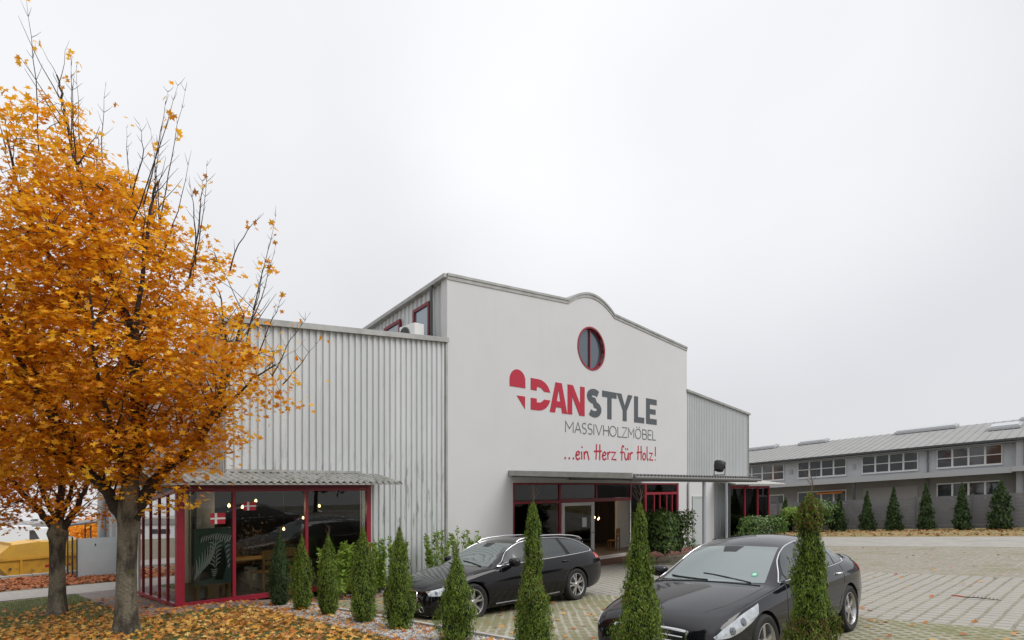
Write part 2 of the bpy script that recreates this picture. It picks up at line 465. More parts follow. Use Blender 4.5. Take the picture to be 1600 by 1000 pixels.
sheet('walkway_side', -.95, 1.2, 3.6, 6.4, .012, path_mat, 1)
sheet('gravel_path', -60, 1.2, 6.2, 9.4, .014, M('pale_gravel', (.40,.375,.35), .95, c2=(.30,.275,.25), scale=9, bump=.2, bscale=60), 2)
sheet('leafy_bank', -60, 1.2, 9.4, 16.4, .010, M('brown_bank', (.24,.18,.12), .95, c2=(.16,.12,.075), scale=2, dirt=(.20,.16,.09), dscale=9, bump=.2, bscale=40), 2)
sheet('street', -200, 30, 17.4, 24.5, .012, M('street_asphalt', (.33,.325,.31), .9, c2=(.28,.275,.26), scale=1), 5)
k = MB()
for i in range(60):
    a0 = -59+i
    if a0 > 0: break
    z0 = T(a0, 16.9); k.box(a0, a0+.985, 16.75, 16.95, z0-.1, z0+.12)
k.build('kerb', kerb_mat)['kind'] = 'structure'
k = MB()
for i in range(46):
    b0 = -24+i*.5
    z0 = T(2.1, b0+.25)
    k.prism([(b0, T(2.1,b0)-.1), (b0+.492, T(2.1,b0+.492)-.1), (b0+.492, T(2.1,b0+.492)+.06), (b0, T(2.1,b0)+.06)], lambda u, v, d: (d, u, v), 2.08, 2.16)
k.build('kerb_parking', kerb_mat)['kind'] = 'structure'

# ------------------------------------------------------------------ the furniture hall
FB = .62                                    # front wall plane
hall = thing('furniture_hall', 'white and corrugated metal furniture hall with curved gable, red window frames and big lettering', 'building', (14.6, .62, 0))

def corr(mb, axis, fix, u0, u1, zb, zt, pitch=.180, depth=.042, sgn=-1, mi=0):
    n = max(1, round((u1-u0)/pitch)); p = (u1-u0)/n
    us = []
    for i in range(n):
        s = u0+i*p
        us += [(s, 0), (s+.42*p, 0), (s+.54*p, 1), (s+.88*p, 1)]
    us.append((u1, 0))
    rows = []
    for f in (0, .5, 1):
        row = []
        for u, h in us:
            z = zb(u)+(zt(u)-zb(u))*f
            d = fix+sgn*(-h*depth)
            row.append((u, d, z) if axis == 'a' else (d, u, z))
        rows.append(row)
    mb.grid(rows, mi)

wing_top = lambda a: 6.47+(a-1.2)*.0888
mb = MB()
corr(mb, 'a', FB, 4.7, 7.60, lambda a: -.9, wing_top)
corr(mb, 'a', FB, 1.2, 4.7, lambda a: 2.82, wing_top)
corr(mb, 'b', 1.2, FB, 3.45, lambda b: 2.5, lambda b: wing_top(1.2)-.155*(b-FB), sgn=-1)
corr(mb, 'b', 1.2, 3.45, 13.0, lambda b: -2.2, lambda b: wing_top(1.2)-.155*(b-FB), sgn=-1)
mb.box(1.26, 7.5, FB+.06, FB+.10, 2.82, 6.40); mb.box(4.7, 7.5, FB+.06, FB+.10, -.9, 2.82)
mb.build('side_wing_wall', metal_wall, hall, world=True)
mb = MB()
mb.prism([(1.1, 6.36), (7.60, 6.94), (7.60, 7.08), (1.1, 6.51)], lambda u, v, d: (u, d, v), FB-.10, FB+.15)
mb.prism([(FB+.15, 6.36), (13.0, 4.44), (13.0, 4.58), (FB+.15, 6.50)], lambda u, v, d: (d, u, v), 1.05, 1.30)
mb.box(7.52, 7.60, FB-.03, FB, -.9, 6.94)
mb.build('eaves_trim', trim, hall, world=True)
mb = MB()
mb.prism([(1.2, 6.40), (14.6, 7.60), (28.0, 6.40), (28.0, 6.30), (1.2, 6.30)], lambda u, v, d: (u, d, v-.155*(d-FB)), FB+.16, 13.0)
mb.box(1.3, 27.9, 12.9, 13.0, -2.2, 4.4)
mb.build('wing_roof', trim, hall, world=True)

wr = lambda a: 6.97-(a-21.6)*.09
mb = MB(); corr(mb, 'a', FB+.03, 21.62, 28.03, lambda a: -.6, wr, pitch=.16, depth=.03)
mb.prism([(FB+.03, -2.2), (13, -2.2), (13, 4.44), (FB+.03, 6.36)], lambda u, v, d: (d, u, v), 28.0, 28.04)
mb.build('right_wing_wall', metal_right, hall, world=True)
mb = MB(); mb.prism([(21.6, 6.95), (28.15, 6.36), (28.15, 6.46), (21.6, 7.06)], lambda u, v, d: (u, d, v), FB-.06, FB+.2)
mb.box(28.00, 28.06, FB-.01, FB+.03, -.6, 6.36)
mb.build('eaves_trim', trim, hall, world=True)

# upper hall side wall, falling eaves, two windows
eave = lambda b: 8.98-(b-.62)*.155
mb = MB()
corr(mb, 'b', 7.66, .93, 13.0, lambda b: 6.6, lambda b: eave(b), pitch=.24, depth=.05)
mb.build('upper_side_wall', metal_wall, hall, world=True)
mb = MB()
mb.prism([(.62, 8.93), (13.1, 8.93-12.48*.155), (13.1, 9.05-12.48*.155), (.62, 9.05)], lambda u, v, d: (d, u, v), 7.48, 7.70)
mb.build('upper_eaves', trim, hall, world=True)
mb = MB()
mb.prism([(7.7, 0), (14.6, .5), (21.5, 0)], lambda u, v, d: (u, d, v+8.93-(d-.62)*.155-.02), .93, 13.0)
mb.build('upper_roof', trim, hall, world=True)
for (b0, b1) in ((1.52, 2.42), (3.2, 4.2)):
    zt = lambda b: 8.42-(b-1.5)*.14
    f = MB()
    f.prism([(b0, zt(b0)), (b1, zt(b1)), (b1, zt(b1)-.10), (b0, zt(b0)-.10)], lambda u, v, d: (d, u, v), 7.55, 7.64)
    f.box(7.55, 7.64, b0, b0+.07, 7.15, zt(b0)-.10); f.box(7.55, 7.64, b1-.09, b1, 7.15, zt(b1)-.10)
    f.box(7.55, 7.64, b0+.07, b1-.09, 7.08, 7.15)
    wnd = f.build('side_window', red_dark, hall, world=True)
    g = MB(); g.prism([(b0+.07, 7.15), (b1-.09, 7.15), (b1-.09, zt(b1)-.1), (b0+.07, zt(b0)-.1)], lambda u, v, d: (d, u, v), 7.60, 7.61)
    g.build('pane', M('bright_pane_%d' % int(b0*10), (.30,.34,.38), .03, metal=.55), wnd, world=True)
mb = MB(); mb.tube([(7.50, 1.30, 8.80), (7.50, 1.30, 6.95)], .045, 10); mb.tube([(7.50,1.30,8.80), (7.60,1.28,8.90)], .045, 10)
mb.build('downpipe', dark_trim, hall, world=True, smooth=40)

# white facade with curved gable; opening for the entrance; round window cut out
def gable_top():
    pts = [(7.60, 9.00), (13.22, 9.42)]
    for i in range(1, 24):
        t = i/24; a = 13.22+(16.0-13.22)*t
        pts.append((a, 9.42+.50*math.sin(PI*t)**.85))
    pts += [(16.0, 9.42), (21.62, 8.96)]
    return pts
gt = gable_top()
out = [(7.60, -.9), (10.38, -.9), (10.38, 2.66), (20.92, 2.66), (20.92, -.9), (21.62, -.9)]+gt[::-1]
mb = MB(); mb.prism(out, lambda u, v, d: (u, d, v), FB, FB+.30)
fac = mb.build('facade_wall', white_render, hall, world=True)
cut = MB(); cut.lathe([(.80, -.5), (.80, .5)], 64, lambda x, y, h: (14.57-14.6+x, h, 7.85+y))
cut.f.append(tuple(range(64))); cut.m.append(0); cut.f.append(tuple(range(64, 128))[::-1]); cut.m.append(0)
def bool_cut(ob, cutmb, mat):
    co = cutmb.build('cutter', mat, ob.parent)
    co.location = ob.location
    md = ob.modifiers.new('b', 'BOOLEAN'); md.operation = 'DIFFERENCE'; md.solver = 'EXACT'; md.object = co
    bpy.context.view_layer.update()
    dg = bpy.context.evaluated_depsgraph_get()
    me = bpy.data.meshes.new_from_object(ob.evaluated_get(dg))
    ob.modifiers.clear(); old = ob.data; ob.data = me; me.name = old.name
    bpy.data.objects.remove(co, do_unlink=True)
bool_cut(fac, cut, white_render)
cap = MB()
for i in range(len(gt)-1):
    (a0, z0), (a1, z1) = gt[i], gt[i+1]
    for lo, hi, y0, y1 in ((-.01, .07, FB-.05, FB+.36), (-.12, -.01, FB-.025, FB-.004)):
        cap.prism([(a0, z0+lo), (a1, z1+lo), (a1, z1+hi), (a0, z0+hi)], lambda u, v, d: (u, d, v), y0, y1)
cap.build('parapet_cap', trim, hall, world=True)
mb = MB()
cfn = lambda x, y, h: (14.57+x, FB+h, 7.85+y)
mb.lathe([(.84, .0), (.84, -.02), (.775, -.02), (.775, .0)], 64, cfn)
mb.lathe([(.80, -.015), (.80, .14), (.74, .14), (.74, .10), (.78, .10)], 64, cfn)
mb.box(14.55, 14.59, FB+.06, FB+.12, 7.12, 8.58)
rw = mb.build('round_window', red_frame, hall, smooth=40, world=True)
mb = MB(); mb.prism([(14.57+.79*math.cos(2*PI*i/48), 7.85+.79*math.sin(2*PI*i/48)) for i in range(48)], lambda u, v, d: (u, d, v), FB+.12, FB+.13)
mb.build('pane', glass_win, rw, world=True)

# lettering, cut out and fixed to the wall
def ribbon(mb, pts, wdt, off, mi=0, closed=False):
    """flat stroke of constant width along 2-D points, mitred"""
    n = len(pts); L = []; Rr = []
    for i in range(n):
        p = Vector(pts[i]).to_2d()
        a = Vector(pts[i-1] if (i > 0 or closed) else pts[i]); b = Vector(pts[(i+1) % n] if (i < n-1 or closed) else pts[i])
        d0 = (p-a); d1 = (b-p)
        if d0.length < 1e-6: d0 = d1
        if d1.length < 1e-6: d1 = d0
        d0.normalize(); d1.normalize()
        n0 = Vector((-d0.y, d0.x)); n1 = Vector((-d1.y, d1.x)); m_ = (n0+n1)
        m_ = m_.normalized() if m_.length > 1e-6 else n0
        k = min(1.6, 1/max(.3, m_.dot(n0)))
        L.append(p+m_*wdt/2*k); Rr.append(p-m_*wdt/2*k)
    rng = range(n if closed else n-1)
    base = len(mb.v)
    for q in L+Rr: mb.v.append((q.x, FB-off, q.y))
    for q in L+Rr: mb.v.append((q.x, FB-.001, q.y))
    for i in rng:
        j = (i+1) % n
        mb.f.append((base+i, base+n+i, base+n+j, base+j)); mb.m.append(mi)
        mb.f.append((base+i, base+j, base+2*n+j, base+2*n+i)); mb.m.append(mi)
        mb.f.append((base+n+i, base+3*n+i, base+3*n+j, base+n+j)); mb.m.append(mi)
    if not closed:
        for i in (0, n-1):
            mb.f.append((base+i, base+n+i, base+3*n+i, base+2*n+i)); mb.m.append(mi)
def poly(mb, pts, off): mb.prism(pts, lambda u, v, d: (u, d, v), FB-off, FB-.001)
def arc(cx, cy, rx, ry, a0, a1, n=14):
    return [(cx+rx*math.cos(R(a0+(a1-a0)*i/n)), cy+ry*math.sin(R(a0+(a1-a0)*i/n))) for i in range(n+1)]
Z0 = 5.21
logo = MB()
poly(logo, arc(10.595, 6.14, .375, .38, 180, 15, 16)+[(10.97, 5.915), (10.225, 5.915)], .012)
poly(logo, [(10.55, 5.63), (10.95, 5.63), (10.95, 5.20)], .012)
for sgn, zb_, in ((1, 5.90), (-1, 5.62)):
    cz = 5.76
    outer = [(11.23, cz+sgn*.55), (11.62, cz+sgn*.55)]+[(11.62+.62*math.sin(t), cz+sgn*(.55*math.cos(t))) for t in [R(x) for x in (15,30,42,54,64,72,75)]]
    outer = [(x, z) for x, z in outer if sgn*(z-zb_) > .004]+[(12.235, zb_)]
    inner = [(11.91, zb_)]+[(11.62+.31*math.sin(t), cz+sgn*(.275*math.cos(t))) for t in [R(x) for x in (50,35,20)]]+[(11.60, cz+sgn*.275), (11.53, cz+sgn*.275), (11.53, zb_), (11.23, zb_)]
    inner = [p for p in inner if sgn*(p[1]-zb_) > -.001]
    poly(logo, outer+inner, .012)
def letterA(mb, x0, x1, off):
    w_ = x1-x0; t = .27; c = (x0+x1)/2
    poly(mb, [(x0, Z0), (x0+t*1.05, Z0), (c+.06, Z0+1.1), (c-.17, Z0+1.1)], off)
    poly(mb, [(x1-t*1.05, Z0), (x1, Z0), (c+.17, Z0+1.1), (c-.06, Z0+1.1)], off+.002)
    poly(mb, [(x0+.22, Z0+.20), (x1-.22, Z0+.20), (x1-.30, Z0+.42), (x0+.30, Z0+.42)], off+.004)
letterA(logo, 12.20, 13.15, .012)
x0, x1 = 13.17, 14.15
poly(logo, [(x0, Z0), (x0+.26, Z0), (x0+.26, Z0+1.1), (x0, Z0+1.1)], .012)
poly(logo, [(x1-.26, Z0), (x1, Z0), (x1, Z0+1.1), (x1-.26, Z0+1.1)], .014)
poly(logo, [(x0, Z0+1.1), (x0+.30, Z0+1.1), (x1, Z0), (x1-.30, Z0)], .016)
logo.build('lettering', letter_red, hall, world=True)
lg = MB()
cx = 14.72
sp = arc(cx, Z0+.81, .30, .165, 35, 270, 18)+arc(cx+.02, Z0+.305, .315, .185, 90, -145, 18)[1:]
ribbon(lg, sp, .25, .012)
x0, x1 = 15.23, 16.17
poly(lg, [(x0, Z0+.86), (x1, Z0+.86), (x1, Z0+1.1), (x0, Z0+1.1)], .012)
poly(lg, [(x0+.335, Z0), (x1-.335, Z0), (x1-.335, Z0+.86), (x0+.335, Z0+.86)], .014)
x0, x1 = 16.18, 17.27; c = (x0+x1)/2
poly(lg, [(x0, Z0+1.1), (x0+.32, Z0+1.1), (c, Z0+.62), (x1-.32, Z0+1.1), (x1, Z0+1.1), (c+.135, Z0+.42), (c+.135, Z0), (c-.135, Z0), (c-.135, Z0+.42)], .012)
x0, x1 = 17.39, 18.13
poly(lg, [(x0, Z0), (x1, Z0), (x1, Z0+.24), (x0+.28, Z0+.24), (x0+.28, Z0+1.1), (x0, Z0+1.1)], .012)
x0, x1 = 18.27, 19.08
poly(lg, [(x0, Z0), (x1, Z0), (x1, Z0+.24), (x0+.28, Z0+.24), (x0+.28, Z0+.44), (x1-.08, Z0+.44), (x1-.08, Z0+.66), (x0+.28, Z0+.66),
          (x0+.28, Z0+.86), (x1, Z0+.86), (x1, Z0+1.1), (x0, Z0+1.1)], .012)
lg.build('lettering', letter_grey, hall, world=True)
SG = arc(.5, .75, .46, .25, 40, 270, 10)+arc(.5, .25, .46, .25, 90, -140, 10)[1:]
OG = arc(.5, .5, .5, .5, 0, 345, 22)
G = {'M': [[(0,0),(0,1),(.5,.35),(1,1),(1,0)]], 'A': [[(0,0),(.5,1),(1,0)], [(.2,.33),(.8,.33)]], 'S': [SG], 'I': [[(.5,0),(.5,1)]],
     'V': [[(0,1),(.5,0),(1,1)]], 'H': [[(0,0),(0,1)], [(1,0),(1,1)], [(0,.5),(1,.5)]], 'O': [('c', OG)], 'L': [[(0,1),(0,0),(1,0)]],
     'Z': [[(0,1),(1,1),(0,0),(1,0)]], 'Ö': [('c', OG), [(.28,1.14),(.28,1.26)], [(.72,1.14),(.72,1.26)]],
     'B': [[(0,0),(0,1),(.55,1),(.8,.94),(.86,.76),(.8,.58),(.55,.53),(0,.53)], [(.55,.53),(.88,.46),(1,.27),(.88,.07),(.55,0),(0,0)]],
     'E': [[(1,1),(0,1),(0,0),(1,0)], [(0,.52),(.85,.52)]]}
th = MB()
boxes = [(13.06,13.49),(13.58,13.95),(14.01,14.27),(14.35,14.62),(14.70,14.73),(14.82,15.23),(15.32,15.65),(15.72,16.15),(16.26,16.50),(16.55,16.89),(16.98,17.37),(17.47,17.89),(18.01,18.33),(18.42,18.69),(18.77,19.01)]
for ch, (x0, x1) in zip('MASSIVHOLZMÖBEL', boxes):
    for q, s_ in enumerate(G[ch]):
        cl = isinstance(s_, tuple); pp = s_[1] if cl else s_
        ribbon(th, [(x0+(x1-x0)*u, 4.54+.40*v) for u, v in pp], .042, .010+.002*q, closed=cl)
th.build('lettering', letter_thin, hall, world=True)
hw = MB()
def hand(x0, x1, strokes, h=.30):
    for q, s_ in enumerate(strokes):
        ribbon(hw, [(x0+(x1-x0)*u, 3.55+.022*(x0-13.7)+h*v) for u, v in s_], .062, .010+.0015*q)
for x in (13.04, 13.27, 13.50): poly(hw, [(x+.045*math.cos(t), 3.575+.045*math.sin(t)) for t in [2*PI*i/8 for i in range(8)]], .010)
eg = [(.05,.5),(.75,.62),(.9,.85),(.6,1.02),(.2,.85),(.02,.45),(.2,.08),(.55,-.02),(1,.2)]
hw.build('lettering', letter_red, hall, world=True); hw = MB()
hand(13.63, 13.88, [eg]); hand(13.95, 14.03, [[(.3,1),(.5,0)], [(.6,1.45),(.7,1.65)]])
hand(14.12, 14.42, [[(0,1),(.08,0)], [(.05,.6),(.35,1),(.68,.95),(.8,.5),(1,-.05)]])
hw.build('lettering', letter_red, hall, world=True); hw = MB()
hand(14.76, 15.16, [[(.3,2.0),(.22,0)], [(.82,2.0),(.80,-.05)], [(-.1,1.05),(1.1,1.15)]])
hand(15.24, 15.50, [eg]); hand(15.57, 15.78, [[(.05,1),(.2,0)], [(.15,.6),(.5,1),(1,1)]])
hand(15.83, 16.16, [[(0,1),(.85,1.0),(.05,.05),(1,.02)]])
hw.build('lettering', letter_red, hall, world=True); hw = MB()
hand(16.42, 16.68, [[(1,1.75),(.7,1.95),(.45,1.7),(.42,-.1)], [(0,1.0),(.95,1.05)]])
hand(16.72, 16.99, [[(0,1),(.08,.3),(.35,0),(.75,.15),(.95,1)], [(.93,1),(1,0)], [(.25,1.4),(.28,1.6)], [(.75,1.4),(.78,1.6)]])
hand(17.07, 17.30, [[(.05,1),(.2,0)], [(.15,.6),(.5,1),(1,1)]])
hw.build('lettering', letter_red, hall, world=True); hw = MB()
hand(17.62, 17.95, [[(.22,2.0),(.12,0)], [(.85,2.0),(.85,0)], [(-.12,1.05),(1.1,1.15)]])
hand(18.01, 18.24, [[(.5,1),(.1,.75),(0,.4),(.3,.02),(.75,.1),(1,.5),(.8,.9),(.48,1.0)]])
hand(18.32, 18.44, [[(.2,1.95),(.2,.3),(.5,0),(1,.1)]])
hand(18.51, 18.80, [[(0,1),(.85,1.0),(.05,.05),(1,.02)]])
hand(18.94, 19.01, [[(.6,1.95),(.5,.55)], [(.45,.12),(.5,-.04)]])
hw.build('lettering', letter_red, hall, world=True)

# ---- left glass bay
mb = MB()
ZT = 2.50
for a in (1.17, 2.86): mb.box(a-.035, a+.035, 0, .09, .08, ZT-.06)
mb.box(0, .12, 0, .12, -.05, ZT+.12); mb.box(.12, .17, .03, .09, .08, ZT-.06)
mb.box(4.50, 4.62, 0, .12, -.05, ZT+.12)
mb.box(.12, 4.50, 0, .10, -.03, .08); mb.box(.12, 4.50, 0, .10, ZT-.06, ZT)
# side frame of the bay, running back beside the wing corner
for b in (.78, 1.5, 2.3, 3.05): mb.box(0, .05, b-.02, b+.02, .0-.05*b, ZT-.1*b)
mb.prism([(.12,.0), (3.5,-.17), (3.5,-.10), (.12,.07)], lambda u, v, d: (d, u, v), -.01, .08)
mb.prism([(.12,ZT-.07), (3.5,ZT-.42), (3.5,ZT-.35), (.12,ZT)], lambda u, v, d: (d, u, v), -.01, .08)
bay = mb.build('window_bay', red_frame, hall, world=True)
mb = MB(); mb.box(3.5-3.5, .10, 3.47, 3.62, -.5, 2.2); mb.box(.10, 1.2, 3.50, 3.60, -.5, 2.3)
mb.build('corner_post', white_pvc, bay, world=True)
mb = MB(); mb.box(.13, 4.49, .0, .10, ZT+.003, ZT+.12); mb.build('beam', red_dark, bay, world=True)
for (x0, x1) in ((.17, 1.135), (1.205, 2.825), (2.895, 4.50)):
    MB().box(x0, x1, .045, .055, .08, ZT-.06).build('pane', glass_bay, bay, world=True)
bs = [.12, .76, 1.48, 2.28, 3.03, 3.47]
for i in range(5):
    g = MB(); b0, b1 = bs[i]+.02, bs[i+1]-.0
    g.prism([(b0, .07-.05*b0), (b1, .07-.05*b1), (b1, ZT-.07-.1*b1), (b0, ZT-.07-.1*b0)], lambda u, v, d: (d, u, v), .03, .04)
    g.build('pane', glass_side, bay, world=True)
def wavy_roof(mb, a0, a1, b0, b1, z0, z1, pitch=.177, amp=.028, th=.008, mi=0):
    """corrugated sheet, waves running in b"""
    n = int((a1-a0)/pitch*8); up = []; dn = []
    for j, (b, z) in enumerate(((b0, z0), ((b0+b1)/2, (z0+z1)/2), (b1, z1))):
        up.append([(a0+(a1-a0)*i/n, b, z+amp*math.cos(2*PI*(a1-a0)*i/n/pitch)) for i in range(n+1)])
    mb.grid(up, mi); mb.grid([[(x, y, z-th) for x, y, z in r] for r in up], mi, flip=True)
    mb.grid([up[0], [(x, y, z-th) for x, y, z in up[0]]], mi)
mb = MB()
wavy_roof(mb, -.55, 5.20, -.62, FB-.01, ZT+.155, ZT+.38)
wavy_roof(mb, -.55, 1.14, FB-.01, 3.8, ZT+.38, ZT+.1)
mb.build('bay_roof', corr_roof, hall, smooth=50, world=True)
mb = MB(); mb.box(-.55, 5.20, -.60, -.56, ZT+.09, ZT+.135); mb.box(4.62, 4.70, .0, FB, ZT+.05, ZT+.12)
mb.box(1.2, 4.7, FB-.02, FB+.02, ZT+.40, ZT+.46)
mb.build('bay_fascia', trim, hall, world=True)
# ---- rooms behind the glass
mb = MB()
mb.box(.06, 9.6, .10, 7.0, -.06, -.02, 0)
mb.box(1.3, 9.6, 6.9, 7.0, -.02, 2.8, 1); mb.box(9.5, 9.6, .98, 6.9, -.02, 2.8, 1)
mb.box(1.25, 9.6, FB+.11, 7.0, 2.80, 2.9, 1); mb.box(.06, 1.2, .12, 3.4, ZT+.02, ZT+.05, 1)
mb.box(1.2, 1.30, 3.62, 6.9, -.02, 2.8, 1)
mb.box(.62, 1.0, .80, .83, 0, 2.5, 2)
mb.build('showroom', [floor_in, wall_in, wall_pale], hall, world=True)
mb = MB()
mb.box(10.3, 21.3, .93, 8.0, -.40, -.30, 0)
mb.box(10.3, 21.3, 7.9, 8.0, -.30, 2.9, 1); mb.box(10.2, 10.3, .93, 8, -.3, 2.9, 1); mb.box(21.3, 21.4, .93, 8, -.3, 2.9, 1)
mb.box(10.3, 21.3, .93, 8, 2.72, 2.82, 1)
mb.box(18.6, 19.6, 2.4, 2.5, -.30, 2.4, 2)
mb.box(10.7, 12.4, 1.5, 1.6, -.30, 1.5, 2)  # pale wall added so the left entrance panes read lighter
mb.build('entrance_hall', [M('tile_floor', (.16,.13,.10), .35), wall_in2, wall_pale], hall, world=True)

# ---- entrance glazing
mb = MB()
ys, ye = FB+.02, FB+.10
for a, z0 in ((10.42, -.33), (12.79, -.33), (17.2, 1.97), (14.92, 1.97), (18.3, -.33), (20.86, -.33)):
    mb.box(a-.05, a+.05, ys, ye, z0, 2.60)
mb.box(10.47, 12.74, ys, ye-.01, 1.93, 2.02); mb.box(12.84, 17.15, ys-.01, ye-.01, 1.93, 2.06); mb.box(18.35, 20.81, ys, ye-.01, 2.16, 2.26)
mb.box(10.38, 20.92, ys+.005, ye-.005, 2.60, 2.655); mb.box(10.47, 12.74, ys, ye-.01, -.33, -.24)
for a in (18.95, 19.4, 19.95, 20.4): mb.box(a-.03, a+.03, ys, ye-.01, -.33, 2.16)
ent = mb.build('entrance_glazing', red_frame, hall, world=True)
for x0, x1, z0, z1 in ((10.48,12.73,2.03,2.59), (12.85,14.86,2.07,2.59), (14.98,17.14,2.07,2.59), (17.26,18.24,1.0,2.59), (10.48,12.73,-.23,1.92), (18.36,20.80,-.33,2.15), (18.36,20.80,2.27,2.59)):
    MB().box(x0, x1, FB+.055, FB+.063, z0, z1).build('pane', glass_bay, ent, world=True)
mb = MB()
mb.box(12.86, 13.00, FB-.015, FB+.05, -.30, 1.92); mb.box(14.55, 14.74, FB-.015, FB+.05, -.30, 1.92)
mb.box(13.0, 14.55, FB-.015, FB+.05, 1.80, 1.92); mb.box(13.0, 14.55, FB-.015, FB+.05, -.30, -.20)
dr = mb.build('glass_door', white_pvc, hall, world=True)
MB().box(13.0, 14.55, FB+.01, FB+.02, -.2, 1.8).build('pane', glass_bay, dr, world=True)
h = MB(); h.tube([(14.62,FB-.015,.75), (14.62,FB-.07,.75), (14.50,FB-.07,.75)], .014, 8); h.build('handle', dark_trim, dr, world=True)
st = MB(); st.prism([(13.75+.2*math.cos(t), .42+.2*math.sin(t)) for t in [2*PI*i/24 for i in range(24)]], lambda u, v, d: (u, d, v), FB+.0, FB+.008)
stk = st.build('round_sticker', white_pvc, dr, world=True)
st = MB(); st.prism([(13.75+.17*math.cos(t), .42+.17*math.sin(t)) for t in [R(200)+R(140)*i/12 for i in range(13)]], lambda u, v, d: (u, d, v), FB-.006, FB-.001)
st.prism([(13.62,.44),(13.88,.44),(13.88,.50),(13.62,.50)], lambda u, v, d: (u, d, v), FB-.006, FB-.001)
st.build('sticker_print', letter_red, dr, world=True)
MB().box(14.02, 14.28, FB+.0, FB+.008, .98, 1.34).build('notice', white_pvc, dr, world=True)
mb = MB(); mb.box(12.84, 17.2, FB-.25, FB+.28, -.30, -.262); mb.box(17.20, 17.26, FB+.06, FB+.14, -.3, 1.95)
mb.build('door_sill', white_pvc, hall, world=True)
# ---- canopy
can = thing('entrance_canopy', 'corrugated canopy on grey steel posts over the shop entrance', 'canopy', (14.2, -2, -.2))
mb = MB(); wavy_roof(mb, 10.25, 18.1, -4.35, FB-.03, 2.86, 3.02, pitch=.177, amp=.03)
mb.build('canopy_roof', M('dark_fibre_roof', (.15,.15,.145), .8, c2=(.10,.10,.095), scale=3), can, smooth=50, world=True)
mb = MB(); mb.prism([(-4.36, 2.76), (FB-.005, 2.90), (FB-.005, 3.07), (-4.36, 2.92)], lambda u, v, d: (d, u, v), 10.16, 10.22)
mb.build('side_fascia', trim, can, world=True)
mb = MB(); mb.box(10.25, 18.1, -4.30, -4.20, 2.68, 2.80); mb.box(10.22, 18.1, -2.0, -1.9, 2.74, 2.86)
for a in (10.35, 12.3, 14.2, 16.1, 18.0): mb.prism([(-4.2, 2.70), (FB-.03, 2.86), (FB-.03, 2.94), (-4.2, 2.80)], lambda u, v, d: (d, u, v), a-.04, a+.04)
mb.build('beam', M('grey_steel', (.09,.092,.095), .5, metal=.4), can, world=True)
gs = M('post_steel', (.42,.45,.48), .45, metal=.4)
for a in (14.3,):
    p_ = MB(); p_.tube([(a, -4.25, T(a,-4.25)), (a, -4.25, 2.68)], .055, 14); p_.build('post', gs, can, smooth=40, world=True)
mb = MB(); mb.tube([(18.1, -4.42, 2.76), (10.2, -4.42, 2.79)], .05, 10); mb.build('gutter', M('gutter_zinc', (.16,.16,.155), .5, metal=.4), can, smooth=40, world=True)
# floodlight on the canopy
fl = thing('floodlight', 'black round floodlight standing on the entrance canopy roof', 'floodlight', (16.0, -3.9, 2.93))
mb = MB(); mb.lathe([(.02,-.20),(.15,-.16),(.19,-.02),(.20,.14),(.18,.17),(.02,.17)], 20, lambda x, y, h: (x*.94+h*.34, y, .30+h*.94-x*.34))
mb.build('lamp_head', black_p, fl, smooth=40, loc=(0,0,.0))
mb = MB()
for y in (-.20, .20): mb.bar((.0, y, .0), (.03, y, .32), .03, .012)
mb.bar((0,-.21,.0), (0,.21,.0), .05, .03); mb.build('bracket', dark_trim, fl)
# white side door and wall between hall front and right wing
mb = MB(); mb.box(21.66, 24.0, FB-.11, FB-.02, -.4, 2.7)
mb.build('porch_panel', white_render, hall, world=True)
mb = MB(); mb.box(21.9, 21.98, FB-.16, FB-.113, -.3, 2.05); mb.box(23.1, 23.18, FB-.16, FB-.113, -.3, 2.05); mb.box(21.98, 23.1, FB-.16, FB-.113, 1.97, 2.05)
mb.box(21.99, 23.09, FB-.14, FB-.115, -.3, 1.965)
sdv = mb.build('side_door', M('grey_door', (.45,.48,.48), .5), hall, world=True)
h = MB(); h.box(22.06, 22.10, FB-.20, FB-.142, .7, .78); h.build('handle', dark_trim, sdv, world=True)
for a in (23.9, 24.15):
    mb = MB(); mb.tube([(a, -.2, -.3), (a, -.2, 2.7)], .06, 12); mb.build('rain_pipe', gs if a < 24 else dark_trim, hall, smooth=40, world=True)
# ---- right glass bay
mb = MB()
for a in (24.45, 26.3, 27.8, 29.2): mb.box(a-.06, a+.06, 0, .12, -.3, 2.52)
mb.box(24.51, 29.14, 0, .10, -.3, -.15); mb.box(24.51, 29.14, .0, .10, 2.40, 2.52)
for b in (1.2, 2.4, 3.5): mb.box(29.15, 29.24, b-.04, b+.04, -.3, 2.4)
mb.box(29.15, 29.24, .12, 3.5, -.35, -.2); mb.box(29.15, 29.24, .12, 3.5, 2.4, 2.5)
rb = mb.build('window_bay', red_frame, hall, world=True)
for x0, x1 in ((24.51, 26.24), (26.36, 27.74), (27.86, 29.14)): MB().box(x0, x1, .05, .058, -.14, 2.39).build('pane', glass_bay, rb, world=True)
for b0, b1 in ((.13, 1.15), (1.25, 2.35), (2.45, 3.45)): MB().box(29.19, 29.198, b0, b1, -.19, 2.39).build('pane', glass_bay, rb, world=True)
mb = MB(); wavy_roof(mb, 23.9, 29.75, -.65, FB-.01, 2.62, 2.80); wavy_roof(mb, 28.1, 29.75, FB-.01, 3.8, 2.80, 2.66)
mb.build('bay_roof', M('pale_roof', (.50,.49,.46), .7, c2=(.38,.37,.34), scale=3), hall, smooth=50, world=True)
mb = MB(); mb.box(24.4, 29.1, .2, 3.5, -.32, -.28, 0); mb.box(24.4, 28.0, FB+.2, FB+.3, -.28, 2.5, 1)
mb.build('showroom', [floor_in, wall_in], hall, world=True)

